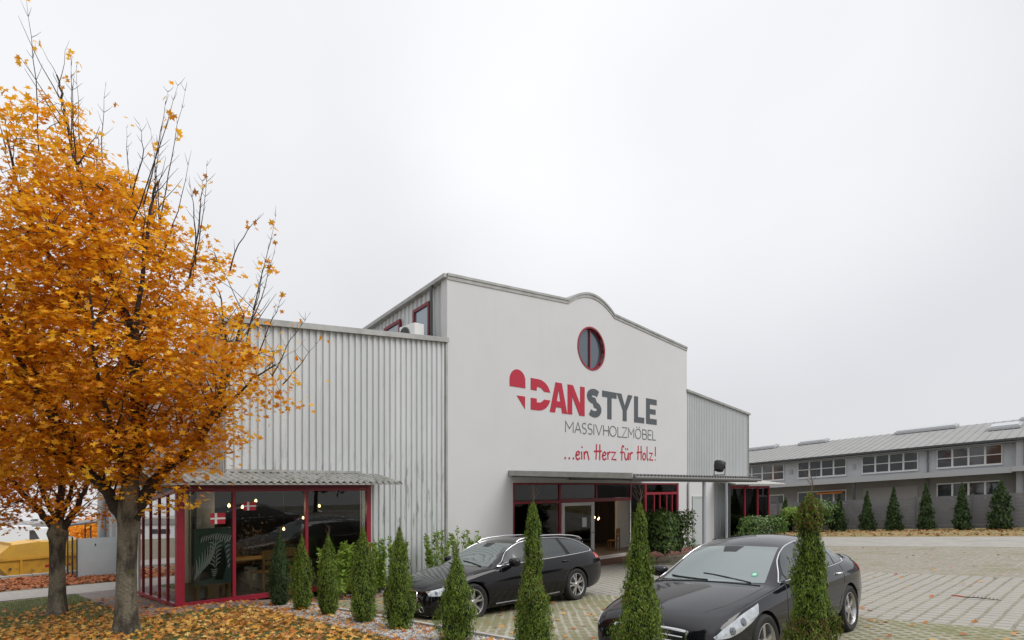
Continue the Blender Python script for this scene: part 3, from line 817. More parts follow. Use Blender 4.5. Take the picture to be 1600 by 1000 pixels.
# air conditioner on the wing roof
ac = thing('air_conditioner', 'white outdoor air conditioning unit on the side wing roof below the upper window', 'air conditioner', (7.0, 1.62, 6.75))
mb = MB(); mb.box(-.20, .16, -.42, .42, .12, .78); mb.build('casing', white_pvc, ac, bevel=.02)
mb = MB(); mb.lathe([(.27,0),(.27,-.03),(.25,-.03),(.25,0)], 28, lambda x, y, h: (-.20+h, .10+x, .46+y))
for i in range(9):
    t = i*PI/9; c_, s_ = .25*math.cos(t), .25*math.sin(t)
    mb.bar((-.222, .10-c_, .46-s_), (-.222, .10+c_, .46+s_), .008, .008, up=(1,0,0))
mb.build('fan_grille', M('grille_grey', (.10,.11,.11), .5), ac)
mb = MB(); mb.lathe([(.235,-.004),(.0,-.004)], 24, lambda x, y, h: (-.20+h, .10+x, .46+y)); mb.build('fan', M('fan_dark', (.06,.06,.065), .5), ac)
for b in (-.35, .35): MB().box(-.22, .2, b-.03, b+.03, 0, .12).build('foot', dark_trim, ac)
mb = MB()
mb.tube([(.16,-.3,.5), (.3,-.32,.45), (.5,-.32,.3)], .025, 8)
mb.build('pipe', dark_trim, ac)

# ------------------------------------------------------------------ things inside the shop
pt = thing('painting', 'dark green painting of striped zebras leaning inside the left glass bay', 'painting', (.92, .62, .32), R(2))
mb = MB(); mb.box(-.42, .42, 0, .04, 0, 1.28); mb.build('canvas', M('canvas_green', (.09,.17,.135), .6, c2=(.16,.23,.19), scale=2.5), pt)
def zebra(mb):
    rnd = random.Random(5)
    # two striped heads, drawn as short curved brush stripes
    def stripe(p, q, bend, wd):
        n = 5; P = []
        for i in range(n+1):
            t = i/n; x = p[0]+(q[0]-p[0])*t; z = p[1]+(q[1]-p[1])*t
            o_ = bend*math.sin(PI*t); dx, dz = q[0]-p[0], q[1]-p[1]; L = math.hypot(dx, dz)
            P.append((x-dz/L*o_, z+dx/L*o_, wd*math.sin(PI*(.12+.8*t))))
        for i in range(n):
            x0, z0, w0 = P[i]; x1, z1, w1 = P[i+1]; dx, dz = x1-x0, z1-z0; L = math.hypot(dx, dz)+1e-6
            nx, nz_ = -dz/L, dx/L
            y = -.003
            mb.face([(x0+nx*w0, y, z0+nz_*w0), (x1+nx*w1, y, z1+nz_*w1), (x1-nx*w1, y, z1-nz_*w1), (x0-nx*w0, y, z0-nz_*w0)])
    for k in range(8):             # neck, long slanting bands
        stripe((-.40+.042*k, .14+.045*k), (-.37+.062*k, .60+.070*k), -.035, .015)
    for k in range(13):            # mane
        stripe((-.26+.050*k, 1.02-.012*abs(k-5)), (-.22+.052*k, 1.17-.010*abs(k-6)), .015, .013)
    for k in range(6):             # face, nested chevrons running down to the nose
        stripe((-.10, .96-.095*k), (.03, .88-.10*k), .03, .014); stripe((.20-.01*k, .98-.095*k), (.05, .88-.10*k), -.03, .013)
    for k in range(4): stripe((-.06+.01*k, .36-.045*k), (.10-.01*k, .36-.045*k), -.035, .010)
    for k in range(6):             # second animal behind, on the right
        stripe((.24+.02*k, .92-.115*k), (.37, .99-.11*k), .02, .015)
zm = MB(); zebra(zm); zm.build('painted_stripes', M('stripe_paint', (.86,.90,.86), .6), pt)
mb = MB(); mb.prism([(-.30,.10),(-.05,.14),(.02,.30),(-.02,.60),(-.12,.86),(-.20,.62)], lambda u, v, d: (u, d, v), -.0015, -.001)
mb.prism([(.04,.10),(.20,.08),(.30,.45),(.22,.85),(.10,.80),(.06,.40)], lambda u, v, d: (u, d, v), -.0015, -.001)
mb.build('painted_heads', M('dark_paint', (.012,.022,.018), .6), pt)
bst = thing('display_stand', 'low pine stand carrying the zebra painting', 'stand', (.92,.62,-.02))
for x0, x1 in ((-.12,.12), (.30,.42), (-.36,-.28)): MB().box(x0, x1, .0, .16, 0, .31).build('leg', wood_light, bst, bevel=.01)
MB().box(-.42, .42, -.01, .2, .312, .335).build('shelf', wood_light, bst)

def chair_in(name, label, loc, rz, mat, group=None):
    t = thing(name, label, 'chair', loc, rz, group)
    MB().box(-.22,.22,-.22,.22,.42,.46).build('seat', mat, t, bevel=.008)
    mb = MB(); mb.box(-.22,.22,.19,.215,.62,.70); mb.box(-.22,.22,.19,.215,.76,.98); mb.build('backrest', mat, t)
    for x in (-.2, .2):
        MB().box(x-.022,x+.022,-.22,-.176,0,.42).build('leg', mat, t)
        MB().box(x-.022,x+.022,.176,.22,0,.98).build('leg', mat, t)
    mb = MB(); mb.box(-.18,.18,.19,.21,.2,.24); mb.build('stretcher', mat, t)
    return t
chair_in('wooden_chair', 'pale pine chair behind the second pane of the left glass bay', (2.25, 1.15, -.02), R(205), wood_light)
chair_in('wooden_chair', 'pale pine chair at the far end of the pine table, half hidden by a conifer', (2.95, 1.5, -.02), R(170), wood_light)
chair_in('dining_chair', 'brown wooden chair just inside the open shop doorway', (17.7, 1.9, -.30), R(200), M('oiled_oak', (.26,.13,.045), .45))
tb = thing('wooden_table', 'pine table with pale legs inside the left glass bay', 'table', (1.75, 1.6, -.02))
MB().box(-.45,.95,-.35,.35,.72,.76).build('table_top', wood_light, tb, bevel=.006)
for x in (-.4, .9):
    for y in (-.3, .3): MB().box(x-.035,x+.035,y-.035,y+.035,0,.72).build('leg', wood_light, tb)
cb = thing('sideboard', 'dark wooden sideboard at the back of the left showroom', 'cabinet', (3.6, 5.2, -.02))
MB().box(-1.1,1.1,-.25,.25,.12,.85).build('body', wood_dark, cb)
for x in (-.55, .05, .6): MB().box(x-.25,x+.22,-.265,-.253,.2,.78).build('door', wood_light, cb)
sf = thing('sofa', 'dark upholstered sofa in the left showroom', 'sofa', (3.6, 3.0, -.02))
MB().box(-.9,.9,-.4,.4,.12,.42).build('seat', M('dark_cloth', (.05,.05,.055), .9), sf, bevel=.05)
MB().box(-.9,.9,.25,.45,.42,.85).build('backrest', MATS['dark_cloth'], sf, bevel=.05)
vs = thing('potted_plant', 'dark potted bush standing by the sofa in the left showroom', 'plant', (2.6, 2.9, -.02))
mb = MB(); mb.lathe([(.0,0),(.16,0),(.2,.35),(.17,.35)], 16, lambda x, y, h: (x, y, h)); mb.build('pot', wall_pale, vs, smooth=40)
rng = np.random.default_rng(3)
pp = rng.normal(size=(380,3))*np.array([.28,.28,.28])+np.array([0,0,.95])
cloud('foliage', pp, rng.normal(size=(380,3)), rng.uniform(.08,.14,380), OVAL, M('dry_leaves', (.10,.07,.045), .7), vs, rng=rng)
lamps = [((1.30, .75, 2.10), 'lone lit pendant bulb high behind the second pane'), ((1.95,1.75,2.02),'lit pendant bulb, leftmost of the cluster over the pine table'),
         ((2.15,1.9,2.08),'lit pendant bulb in the middle of the cluster over the pine table'), ((2.45,2.2,2.16),'lit pendant bulb, rightmost of the cluster over the pine table'),
         ((2.95,1.6,1.42),'low glowing lamp behind the first small conifer'), ((4.2,3.2,1.6),'warm lamp low in the right part of the left showroom'),
         ((3.75,1.2,2.02),'lit pendant bulb behind the third pane'),
         ((17.25,2.6,1.14),'left glowing bulb of the trio inside the open doorway'), ((17.5,2.6,1.05),'middle glowing bulb of the trio inside the open doorway'), ((17.8,2.8,1.08),'right glowing bulb of the trio inside the open doorway'),
         ((17.6,1.6,2.32),'warm lamp glowing behind the glazing above the doorway')]
for i, (p_, lab) in enumerate(lamps):
    t = thing('pendant_lamp', lab, 'lamp', p_, group='lit pendant lamps in the shop')
    mb = MB(); mb.lathe([(0.002,-.035),(.024,-.028),(.034,0),(.024,.028),(.012,.05)], 12, lambda x, y, h: (x, y, h)); mb.build('bulb', bulb, t, smooth=60)
    if i in (0, 2, 3, 6, 7, 10):
        ld = bpy.data.lights.new('pendant_light', 'POINT'); ld.energy = 13; ld.color = (1,.72,.45); ld.shadow_soft_size = .06
        lo_ = bpy.data.objects.new('pendant_light', ld); col.objects.link(lo_); lo_.parent = t; lo_.location = (0,0,-.12)
    top = (2.78 if p_[0] < 9 else 2.70)-p_[2]
    mb = MB(); mb.tube([(0,0,.05),(0,0,max(.1, top))], .006, 6); mb.lathe([(.014,.05),(.03,.07),(.012,.12)], 10, lambda x, y, h: (x, y, h)); mb.build('cord', black_p, t)
def dane(name, label, a0, a1, z0, z1):
    t = thing(name, label, 'flag', ((a0+a1)/2, .036, z0), 0, 'paper flags on the left glass bay')
    w_, h_ = (a1-a0), (z1-z0)
    MB().box(-w_/2, w_/2, .002, .006, 0, h_).build('cloth', M('flag_red_%d' % int(a0*100), (.45,.01,.03), .6), t)
    mb = MB(); mb.box(-w_*.22, -w_*.06, -.004, .001, 0, h_); mb.box(-w_/2, w_/2, -.002, .0005, h_*.42, h_*.58); mb.build('cross', white_pvc, t)
dane('paper_flag', 'red paper flag with a white cross on the first pane, above the painting', .68, .99, 1.73, 1.97)
dane('paper_flag', 'red paper flag with a white cross high on the second pane', 1.38, 1.66, 2.01, 2.20)
# bright furniture in the right glass bay
t = thing('orange_sofa', 'orange sofa behind the first panes of the right glass bay', 'sofa', (25.4, 1.0, -.28))
om = M('orange_cloth_and_glint', (.75,.22,.04), .8)
MB().box(-.9,.9,-.3,.2,.7,1.2).build('seat', wall_in2, t); MB().prism([(-.9,1.25),(.9,1.45),(.9,1.65),(-.9,1.42)], lambda u, v, d: (u, d, v), -.3, .2).build('backrest', om, t)
# ------------------------------------------------------------------ cars
def pchip(xs, ys):
    xs = list(map(float, xs)); ys = list(map(float, ys)); n = len(xs)
    h = [xs[i+1]-xs[i] for i in range(n-1)]; d = [(ys[i+1]-ys[i])/h[i] for i in range(n-1)]
    m = [0.0]*n; m[0] = d[0]; m[-1] = d[-1]
    for i in range(1, n-1):
        if d[i-1]*d[i] <= 0: m[i] = 0
        else:
            w1, w2 = 2*h[i]+h[i-1], h[i]+2*h[i-1]; m[i] = (w1+w2)/(w1/d[i-1]+w2/d[i])
    def f(x):
        if x <= xs[0]: return ys[0]
        if x >= xs[-1]: return ys[-1]
        i = 0
        while xs[i+1] < x: i += 1
        t = (x-xs[i])/h[i]; t2 = t*t; t3 = t2*t
        return (2*t3-3*t2+1)*ys[i]+(t3-2*t2+t)*h[i]*m[i]+(-2*t3+3*t2)*ys[i+1]+(t3-t2)*h[i]*m[i+1]
    return f
def tab(d): return pchip([k for k, v in d], [v for k, v in d])

paint = M('black_paint', (.004,.004,.006), .06, spec=.42)
paint2 = M('graphite_black_paint', (.006,.006,.010), .07, spec=.50)
car_glass = M('car_glass', (.02,.025,.028), .02, spec=1.0, coat=1)
def screen_glass(name, facing, blend=.5):
    m, n, l, out = newmat(name)
    p = n.new('ShaderNodeBsdfPrincipled'); p.inputs['Base Color'].default_value = rgb(facing); p.inputs['Roughness'].default_value = .25
    g = n.new('ShaderNodeBsdfGlossy'); g.inputs['Roughness'].default_value = .015; g.inputs[0].default_value = (.86,.95,.95,1)
    f = n.new('ShaderNodeLayerWeight'); f.inputs[0].default_value = blend
    mx = n.new('ShaderNodeMixShader'); l.new(f.outputs['Fresnel'], mx.inputs[0]); l.new(p.outputs[0], mx.inputs[1]); l.new(g.outputs[0], mx.inputs[2])
    l.new(mx.outputs[0], out.inputs[0]); return m
wind_glass = screen_glass('windscreen_glass', (.05,.065,.065), .58)
side_tint = screen_glass('side_window_glass', (.008,.010,.011), .30)
chrome = M('chrome', (.75,.75,.76), .12, metal=1.0)
rim_m = M('alloy_rim', (.50,.49,.49), .25, metal=.85)
tyre_m = M('tyre_rubber', (.015,.015,.015), .8, bump=.03, bscale=80)
trim_b = M('car_trim_black', (.010,.010,.011), .5)
lamp_m = M('headlight_glass', (.62,.65,.68), .10, metal=.5, spec=1.0, c2=(.45,.48,.50), scale=10, lo=.4, hi=.6)
lamp_d = M('headlight_inner', (.24,.25,.27), .12, metal=.9)
red_l = M('rear_light_red', (.42,.01,.015), .12, coat=1)

class Car:
    def __init__(s, name, label, spec, loc, rz, pmat):
        s.L = spec['L']; s.sp = spec
        s.t = thing(name, label, 'car', loc, rz)
        s.t.rotation_euler = (-math.atan(.0674), 0, rz)      # parked across the slope
        T_ = {k: tab(v) for k, v in spec['tab'].items()}
        s.T_ = T_
        L = s.L
        st = [0, .012, .03, .055, .085, .12, .16, .21, .27, .34, .42, .5]
        x = .58
        while x < L-.42: st.append(x); x += .075
        st += [L-.42, L-.34, L-.27, L-.20, L-.14, L-.09, L-.05, L-.02, L-.007, L]
        s.st = st
        mb = MB(); rows = []
        for q in st: rows.append([s.pt(q, y, z) for y, z in s.ring(q)])
        n = len(rows[0])
        for r in rows: mb.v += r
        for i in range(len(rows)-1):
            for j in range(n):
                a = i*n+j; b = i*n+(j+1) % n
                mb.f.append((a, b, b+n, a+n)); mb.m.append(0)
        mb.f.append(tuple(range(n))[::-1]); mb.m.append(0)
        e0 = (len(rows)-1)*n; mb.f.append(tuple(range(e0, e0+n))); mb.m.append(0)
        s.body = mb.build('body', [pmat, trim_b], s.t)
        bm = bmesh.new(); bm.from_mesh(s.body.data)
        s.bvh = BVHTree.FromBMesh(bm); bm.free()
        cut = MB()
        for wx in spec['wheels']:
            for sd in (1, -1):
                base = len(cut.v); n2 = 36
                for yy in (.52, 1.2):
                    for j in range(n2):
                        tt = 2*PI*j/n2; rr = spec['arch']
                        cut.v.append((s.fx(wx)+rr*math.cos(tt), sd*yy, spec['wr']+rr*math.sin(tt)))
                for j in range(n2):
                    k2 = (j+1) % n2; cut.f.append((base+j, base+k2, base+n2+k2, base+n2+j)); cut.m.append(0)
                cut.f.append(tuple(range(base, base+n2))); cut.m.append(0); cut.f.append(tuple(range(base+n2, base+2*n2))[::-1]); cut.m.append(0)
        co = cut.build('cutter', [trim_b], s.t)
        md = s.body.modifiers.new('b', 'BOOLEAN'); md.operation = 'DIFFERENCE'; md.solver = 'EXACT'; md.object = co
        md.material_mode = 'TRANSFER'
        bpy.context.view_layer.update(); dg = bpy.context.evaluated_depsgraph_get()
        me = bpy.data.meshes.new_from_object(s.body.evaluated_get(dg)); s.body.modifiers.clear(); s.body.data = me
        bpy.data.objects.remove(co, do_unlink=True)
        me.shade_smooth(); me.set_sharp_from_angle(angle=R(34))
    def fx(s, q): return q-s.L/2                      # local x: front at -L/2
    def pt(s, q, y, z): return (s.fx(q), y, z)
    def ring(s, q):
        t = s.T_; zb, zt, zbelt, ws, wm, wb, wr, zr = [t[k](q) for k in ('zb','zt','zbelt','ws','wm','wb','wr','zr')]
        zm = zb+(zbelt-zb)*.45; zsh = zb+(zbelt-zb)*.82
        half = [(0, zb), (ws*.5, zb), (ws-.03, zb), (ws, zb+.035), (ws+(wm-ws)*.55, zb+(zm-zb)*.4), (wm-.006, zb+(zm-zb)*.75), (wm, zm), (wm-.002, zm+(zsh-zm)*.5), (wm-.008, zsh-.02),
                (wm-.012, zsh), (wb+(wm-wb)*.45, zsh+(zbelt-zsh)*.65), (wb, zbelt)]
        # glasshouse / bonnet
        for u in (.12, .35, .6, .82): 
            bul = .022*math.sin(PI*u)
            half.append((wb+(wr-wb)*u+bul-.012*(u < .2), zbelt+(zr-zbelt)*u))
        half.append((wr, zr))
        for u in (.1, .25, .45, .7):
            half.append((wr*(1-u), zr+(zt-zr)*math.sin(u*PI/2)**.9 if u > 0 else zr))
        half.append((0, zt))
        return half+[(-y, z) for y, z in half[::-1][1:-1]]
    def cast(s, o, d):
        r = s.bvh.ray_cast(Vector(o), Vector(d).normalized())
        return (r[0], r[1]) if r[0] is not None else (None, None)
    def patch(s, name, mat, lo, hi, mode, n=16, m=6, off=.004, parent=None, thick=.012, side=1, smooth=40):
        """surface patch between two curves lo(t), hi(t) in a projection plane:
        mode 'side' (x, z) cast in y; 'top' (x, y) cast down; 'front' (y, z) cast back from the nose; 'rear' from behind"""
        rows = []; nr = []
        for j in range(m+1):
            row = []; nn = []
            for i in range(n+1):
                t = i/n; a = Vector(lo(t)); b = Vector(hi(t)); p = a+(b-a)*(j/m)
                if mode == 'side': o = (s.fx(p[0]), 3*side, p[1]); d = (0, -side, 0)
                elif mode == 'top': o = (s.fx(p[0]), p[1], 3); d = (0, 0, -1)
                elif mode == 'front': o = (s.fx(-2), p[0], p[1]); d = (1, 0, 0)
                elif mode == 'fq': o = (s.fx(-1)+0, p[0]+side*0, p[1]); d = (1, 0, 0)
                else: o = (s.fx(s.L+2), p[0], p[1]); d = (-1, 0, 0)
                h, nrm = s.cast(o, d)
                if h is None: row.append(None); nn.append(None); continue
                if nrm.dot(Vector(d)) > 0: nrm = -nrm
                row.append(h); nn.append(nrm)
            rows.append(row); nr.append(nn)
        # fill gaps by nearest neighbour
        for j in range(m+1):
            for i in range(n+1):
                if rows[j][i] is None:
                    best = None
                    for jj in range(m+1):
                        for ii in range(n+1):
                            if rows[jj][ii] is not None:
                                dd = (ii-i)**2+(jj-j)**2
                                if best is None or dd < best[0]: best = (dd, jj, ii)
                    if best is None: return None
                    rows[j][i] = rows[best[1]][best[2]]; nr[j][i] = nr[best[1]][best[2]]
        up = [[rows[j][i]+nr[j][i]*off for i in range(n+1)] for j in range(m+1)]
        dn = [[rows[j][i]-nr[j][i]*thick for i in range(n+1)] for j in range(m+1)]
        mb = MB(); mb.grid(up)
        border = [(j, 0) for j in range(m+1)]+[(m, i) for i in range(1, n+1)]+[(j, n) for j in range(m-1, -1, -1)]+[(0, i) for i in range(n-1, 0, -1)]
        for q in range(len(border)):
            a = border[q]; b = border[(q+1) % len(border)]
            mb.face([up[a[0]][a[1]], up[b[0]][b[1]], dn[b[0]][b[1]], dn[a[0]][a[1]]])
        me = mb
        ob = me.build(name, mat, parent or s.t)
        bm = bmesh.new(); bm.from_mesh(ob.data); bmesh.ops.remove_doubles(bm, verts=bm.verts, dist=1e-5)
        bmesh.ops.recalc_face_normals(bm, faces=bm.faces); bm.to_mesh(ob.data); bm.free()
        # make sure the face looks outwards
        ob.data.shade_smooth(); ob.data.set_sharp_from_angle(angle=R(smooth))
        return ob
    def strip(s, name, mat, pts, mode, r=.006, off=.002, side=1, parent=None, n=40):
        """thin bead along a curve laid on the body"""
        f = [pchip([i for i in range(len(pts))], [p[k] for p in pts]) for k in (0, 1)]
        P = []
        for i in range(n+1):
            t = i/n*(len(pts)-1); a, b = f[0](t), f[1](t)
            if name == 'window_trim': b = min(b, s.T_['zr'](a)-.006)
            if mode == 'side': o = (s.fx(a), 3*side, b); d = (0, -side, 0)
            elif mode == 'top': o = (s.fx(a), b, 3); d = (0, 0, -1)
            elif mode == 'front': o = (s.fx(-2), a, b); d = (1, 0, 0)
            else: o = (s.fx(s.L+2), a, b); d = (-1, 0, 0)
            h, nrm = s.cast(o, d)
            if h is None: continue
            if nrm.dot(Vector(d)) > 0: nrm = -nrm
            P.append(h+nrm*off)
        if len(P) < 2: return
        mb = MB(); mb.tube(P, r, 6); return mb.build(name, mat, parent or s.t, smooth=50)
    def wheels(s, style):
        wr = s.sp['wr']; rr = wr*.70
        for k, wx in enumerate(s.sp['wheels']):
            for sd in (1, -1):
                y0 = sd*(s.sp['track']); cxw = s.fx(wx)
                fn = lambda x, y, h: (x, sd*h, y)
                tb_ = MB()
                tb_.lathe([(rr*.98,-.10),(rr*1.02,-.112),(wr*.90,-.122),(wr*.975,-.10),(wr,-.07),(wr,.07),(wr*.975,.10),(wr*.90,.118),(rr*1.03,.112),(rr*1.0,.105),(rr*.98,.09)], 48, fn)
                wh = bpy.data.objects.new('wheel', None); col.objects.link(wh); wh.parent = s.t; wh.location = (cxw, y0, wr)
                tb_.build('tyre', tyre_m, wh, smooth=40)
                rim = MB()
                rim.lathe([(rr*.99,.108),(rr*.965,.110),(rr*.93,.098),(rr*.90,.03),(rr*.86,-.09),(rr*.98,-.10)], 48, fn)
                ns = 5
                for i in range(ns):
                    a = 2*PI*i/ns+PI/2+.2*k
                    for dlt in ((-.13, .13) if style == 'twin' else (0,)):
                        c0, s0 = math.cos(a+dlt*.5), math.sin(a+dlt*.5); c1, s1 = math.cos(a+dlt*1.5), math.sin(a+dlt*1.5)
                        w_ = .030 if style == 'twin' else .05
                        p0 = (c0*rr*.16, sd*.072, s0*rr*.16); p1 = (c1*rr*.94, sd*.088, s1*rr*.94)
                        rim.bar(p0, p1, .03 if style == 'twin' else w_, w_ if style == 'twin' else .075, up=(0, sd, 0)) if False else rim.prism(
                            [(p0[0]-s0*w_*.5, p0[2]+c0*w_*.5), (p1[0]-s1*w_*.62, p1[2]+c1*w_*.62), (p1[0]+s1*w_*.62, p1[2]-c1*w_*.62), (p0[0]+s0*w_*.5, p0[2]-c0*w_*.5)],
                            lambda u, v, d: (u, sd*d, v), .045, .086)
                rim.lathe([(.0,.095),(.028,.094),(.034,.088),(.075,.084),(.08,.045)], 24, fn)
                rim.build('rim', rim_m, wh, smooth=40)
                dsk = MB(); dsk.lathe([(.02,.0),(rr*.72,.0),(rr*.72,-.02),(.02,-.02)], 32, fn); dsk.box(-rr*.7, -rr*.35, -.03*sd, .03*sd, .02, .16)
                dsk.build('brake_disc', M('brake_%s_%d_%d' % (style, k, sd), (.16,.15,.145), .4, metal=.7), wh, smooth=40)
    def liner(s):
        for wx in s.sp['wheels']:
            for sd in (1, -1):
                mb = MB(); r_ = s.sp['arch']-.006; n = 28; rows = []
                for y in (.50, s.sp['wy']-.035):
                    rows.append([(s.fx(wx)+r_*math.cos(-.25+(PI+.5)*j/n), sd*y, s.sp['wr']+r_*math.sin(-.25+(PI+.5)*j/n)) for j in range(n+1)])
                mb.grid(rows)
                mb.prism([(r_*math.cos(-.25+(PI+.5)*j/n)+s.fx(wx), s.sp['wr']+r_*math.sin(-.25+(PI+.5)*j/n)) for j in range(n+1)], lambda u, v, d: (u, d, v), sd*.49, sd*.50)
                mb.build('wheel_arch', trim_b, s.t, smooth=40)
    def mirror(s, q, z, y, pm):
        for sd in (1, -1):
            mb = MB(); rows = []
            for i, (dx, sc) in enumerate(((-.085,.2),(-.075,.62),(-.04,.92),(.0,1.0),(.05,.98),(.07,.86))):
                rows.append([(s.fx(q)+dx, sd*(y+.125+.125*sc*math.copysign(abs(math.cos(t))**.7, math.cos(t))), z+.085*sc*math.copysign(abs(math.sin(t))**.75, math.sin(t))) for t in [2*PI*j/20 for j in range(21)]])
            mb.grid(rows); mb.face(rows[-1][:-1]); mb.face(rows[0][:-1])
            mr_ = mb.build('mirror', pm, s.t, smooth=50)
            g = MB(); g.grid([[(s.fx(q)+.072, sd*(y+.125+.10*math.cos(t)*r_), z+.066*math.sin(t)*r_) for t in [2*PI*j/20 for j in range(21)]] for r_ in (.0, 1.0)]); g.build('mirror_glass', side_tint, mr_)
            b = MB(); b.bar((s.fx(q)+.03, sd*(y-.06), z-.085), (s.fx(q), sd*(y+.10), z-.06), .10, .035); b.build('mirror_arm', trim_b, mr_)
    def handle(s, q, z, mat):
        for sd in (1, -1):
            h, nrm = s.cast((s.fx(q), 3*sd, z), (0, -sd, 0))
            if h is None: continue
            mb = MB(); mb.tube([h+Vector((-.10,0,0)), h+Vector((-.085,sd*.03,0)), h+Vector((0,sd*.038,0)), h+Vector((.085,sd*.03,0)), h+Vector((.10,0,0))], [.010,.013,.014,.013,.010], 8)
            mb.build('door_handle', mat, s.t, smooth=50)

def curve(pts):
    n = len(pts)-1; fx_ = pchip(range(n+1), [p[0] for p in pts]); fy = pchip(range(n+1), [p[1] for p in pts])
    return lambda t: (fx_(t*n), fy(t*n))
def line(pts):
    n = len(pts)-1
    def f(t):
        u = t*n; i = min(n-1, int(u)); k = u-i
        return (pts[i][0]+(pts[i+1][0]-pts[i][0])*k, pts[i][1]+(pts[i+1][1]-pts[i][1])*k)
    return f
def neg(f): return lambda t: (f(t)[0], -f(t)[1])

def saloon():
    L = 4.79
    sp = dict(L=L, wheels=(.96, 3.777), wr=.335, arch=.375, track=.80, wy=.92, tab={
        'zb': [(0,.33),(.05,.25),(.2,.20),(1,.185),(3.6,.19),(4.4,.24),(L-.1,.30),(L,.36)],
        'zt': [(0,.58),(.03,.645),(.08,.70),(.16,.745),(.35,.80),(.7,.87),(1.15,.935),(1.42,.965),(1.62,1.065),(1.9,1.215),(2.15,1.335),(2.4,1.405),(2.7,1.445),(3.0,1.456),(3.3,1.445),(3.6,1.395),(3.9,1.29),(4.15,1.165),(4.3,1.11),(4.55,1.085),(4.7,1.05),(L-.02,.97),(L,.88)],
        'zbelt': [(0,.50),(.05,.585),(.16,.655),(.4,.73),(.8,.81),(1.3,.875),(1.8,.915),(2.6,.945),(3.4,.97),(4.0,.985),(4.4,.975),(4.7,.93),(L,.80)],
        'ws': [(0,.58),(.04,.70),(.12,.78),(.3,.82),(.6,.845),(4.2,.85),(4.6,.78),(L-.05,.66),(L,.56)],
        'wm': [(0,.66),(.02,.735),(.06,.785),(.13,.825),(.25,.86),(.45,.885),(.8,.915),(1.3,.915),(2.4,.915),(3.6,.925),(4.1,.915),(4.45,.87),(4.65,.80),(L-.03,.70),(L,.62)],
        'wb': [(0,.57),(.03,.66),(.09,.73),(.2,.785),(.4,.825),(.8,.86),(1.4,.865),(2.4,.855),(3.4,.85),(4.0,.82),(4.4,.77),(4.65,.70),(L,.56)],
        'wr': [(0,.40),(.06,.50),(.2,.62),(.5,.70),(1.0,.745),(1.42,.765),(1.75,.70),(2.1,.625),(2.4,.59),(3.0,.585),(3.5,.575),(3.8,.56),(4.1,.56),(4.3,.60),(4.55,.62),(4.7,.58),(L,.46)],
        'zr': [(0,.545),(.05,.625),(.16,.705),(.4,.77),(.8,.845),(1.2,.905),(1.42,.93),(1.62,1.02),(1.9,1.165),(2.15,1.28),(2.4,1.345),(2.7,1.38),(3.0,1.388),(3.3,1.375),(3.6,1.325),(3.9,1.225),(4.15,1.12),(4.3,1.075),(4.55,1.05),(4.7,1.01),(L,.84)]})
    c = Car('saloon_car', 'black saloon with chrome slatted grille and large clear headlights, nearest the camera', sp, (4.62, -10.20, T(4.8,-10.2)+.0), 0, paint2)
    c.liner(); c.wheels('single')
    # windscreen, side glass, rear screen
    c.patch('windscreen', wind_glass, curve([(1.46,-.70),(1.385,-.38),(1.36,0),(1.385,.38),(1.46,.70)]), curve([(2.26,-.565),(2.20,-.3),(2.18,0),(2.20,.3),(2.26,.565)]), 'top', 24, 14, .003)
    c.patch('rear_window', side_tint, curve([(3.52,-.52),(3.47,0),(3.52,.52)]), curve([(4.20,-.54),(4.26,0),(4.20,.54)]), 'top', 16, 10, .003)
    lo_f = line([(1.80,.965),(2.2,.975),(2.62,.985)]); hi_f = curve([(1.80,1.03),(1.98,1.17),(2.20,1.285),(2.42,1.345),(2.62,1.365)])
    lo_q = line([(1.60,.955),(1.68,.958),(1.76,.962)]); hi_q = line([(1.60,.96),(1.68,.985),(1.76,1.025)])
    lo_r = line([(2.70,.985),(3.1,1.0),(3.45,1.01)]); hi_r = curve([(2.70,1.37),(2.95,1.372),(3.2,1.355),(3.45,1.30)])
    lo_t = line([(3.50,1.012),(3.66,1.018),(3.86,1.03)]); hi_t = curve([(3.50,1.288),(3.62,1.24),(3.76,1.155),(3.86,1.05)])
    for sd in (1, -1):
        for nm, a, b in (('side_window', lo_f, hi_f), ('quarter_window', lo_q, hi_q), ('side_window', lo_r, hi_r), ('quarter_window', lo_t, hi_t)):
            c.patch(nm, side_tint, a, b, 'side', 18, 7, .004, side=sd)
        c.strip('window_trim', chrome, [(1.56,.948),(1.72,1.03),(1.95,1.185),(2.2,1.312),(2.42,1.372),(2.7,1.395),(2.95,1.396),(3.2,1.375),(3.45,1.322),(3.66,1.235),(3.8,1.145),(3.92,1.045),(3.86,1.010)], 'side', .008, .003, sd, n=60)
        c.strip('belt_trim', chrome, [(1.56,.945),(2.2,.962),(2.8,.977),(3.4,.992),(3.90,1.008)], 'side', .009, .004, sd)
        c.strip('door_gap', trim_b, [(1.62,.30),(1.57,.5),(1.60,.75),(1.68,.94)], 'side', .004, .0, sd)
        c.strip('door_gap', trim_b, [(2.66,.25),(2.66,.6),(2.66,.97)], 'side', .004, .0, sd)
        c.strip('door_gap', trim_b, [(3.30,.42),(3.42,.60),(3.56,.75),(3.62,.98)], 'side', .004, .0, sd)
        c.strip('sill_trim', trim_b, [(1.5,.245),(2.4,.235),(3.3,.245)], 'side', .02, .0, sd)
        c.strip('bonnet_gap', trim_b, [(.30,sd*.54),(.6,sd*.68),(1.0,sd*.745),(1.36,sd*.76)], 'top', .004, .0)
        # large swept headlight: from beside the grille back over the wing
        lo = line([(.055,.525),(.22,.53),(.42,.565),(.62,.625),(.80,.70)]); hi = curve([(.055,.55),(.17,.622),(.34,.682),(.56,.742),(.86,.80)])
        hl = c.patch('headlight', lamp_m, lo, hi, 'side', 22, 8, .006, side=sd, thick=.03)
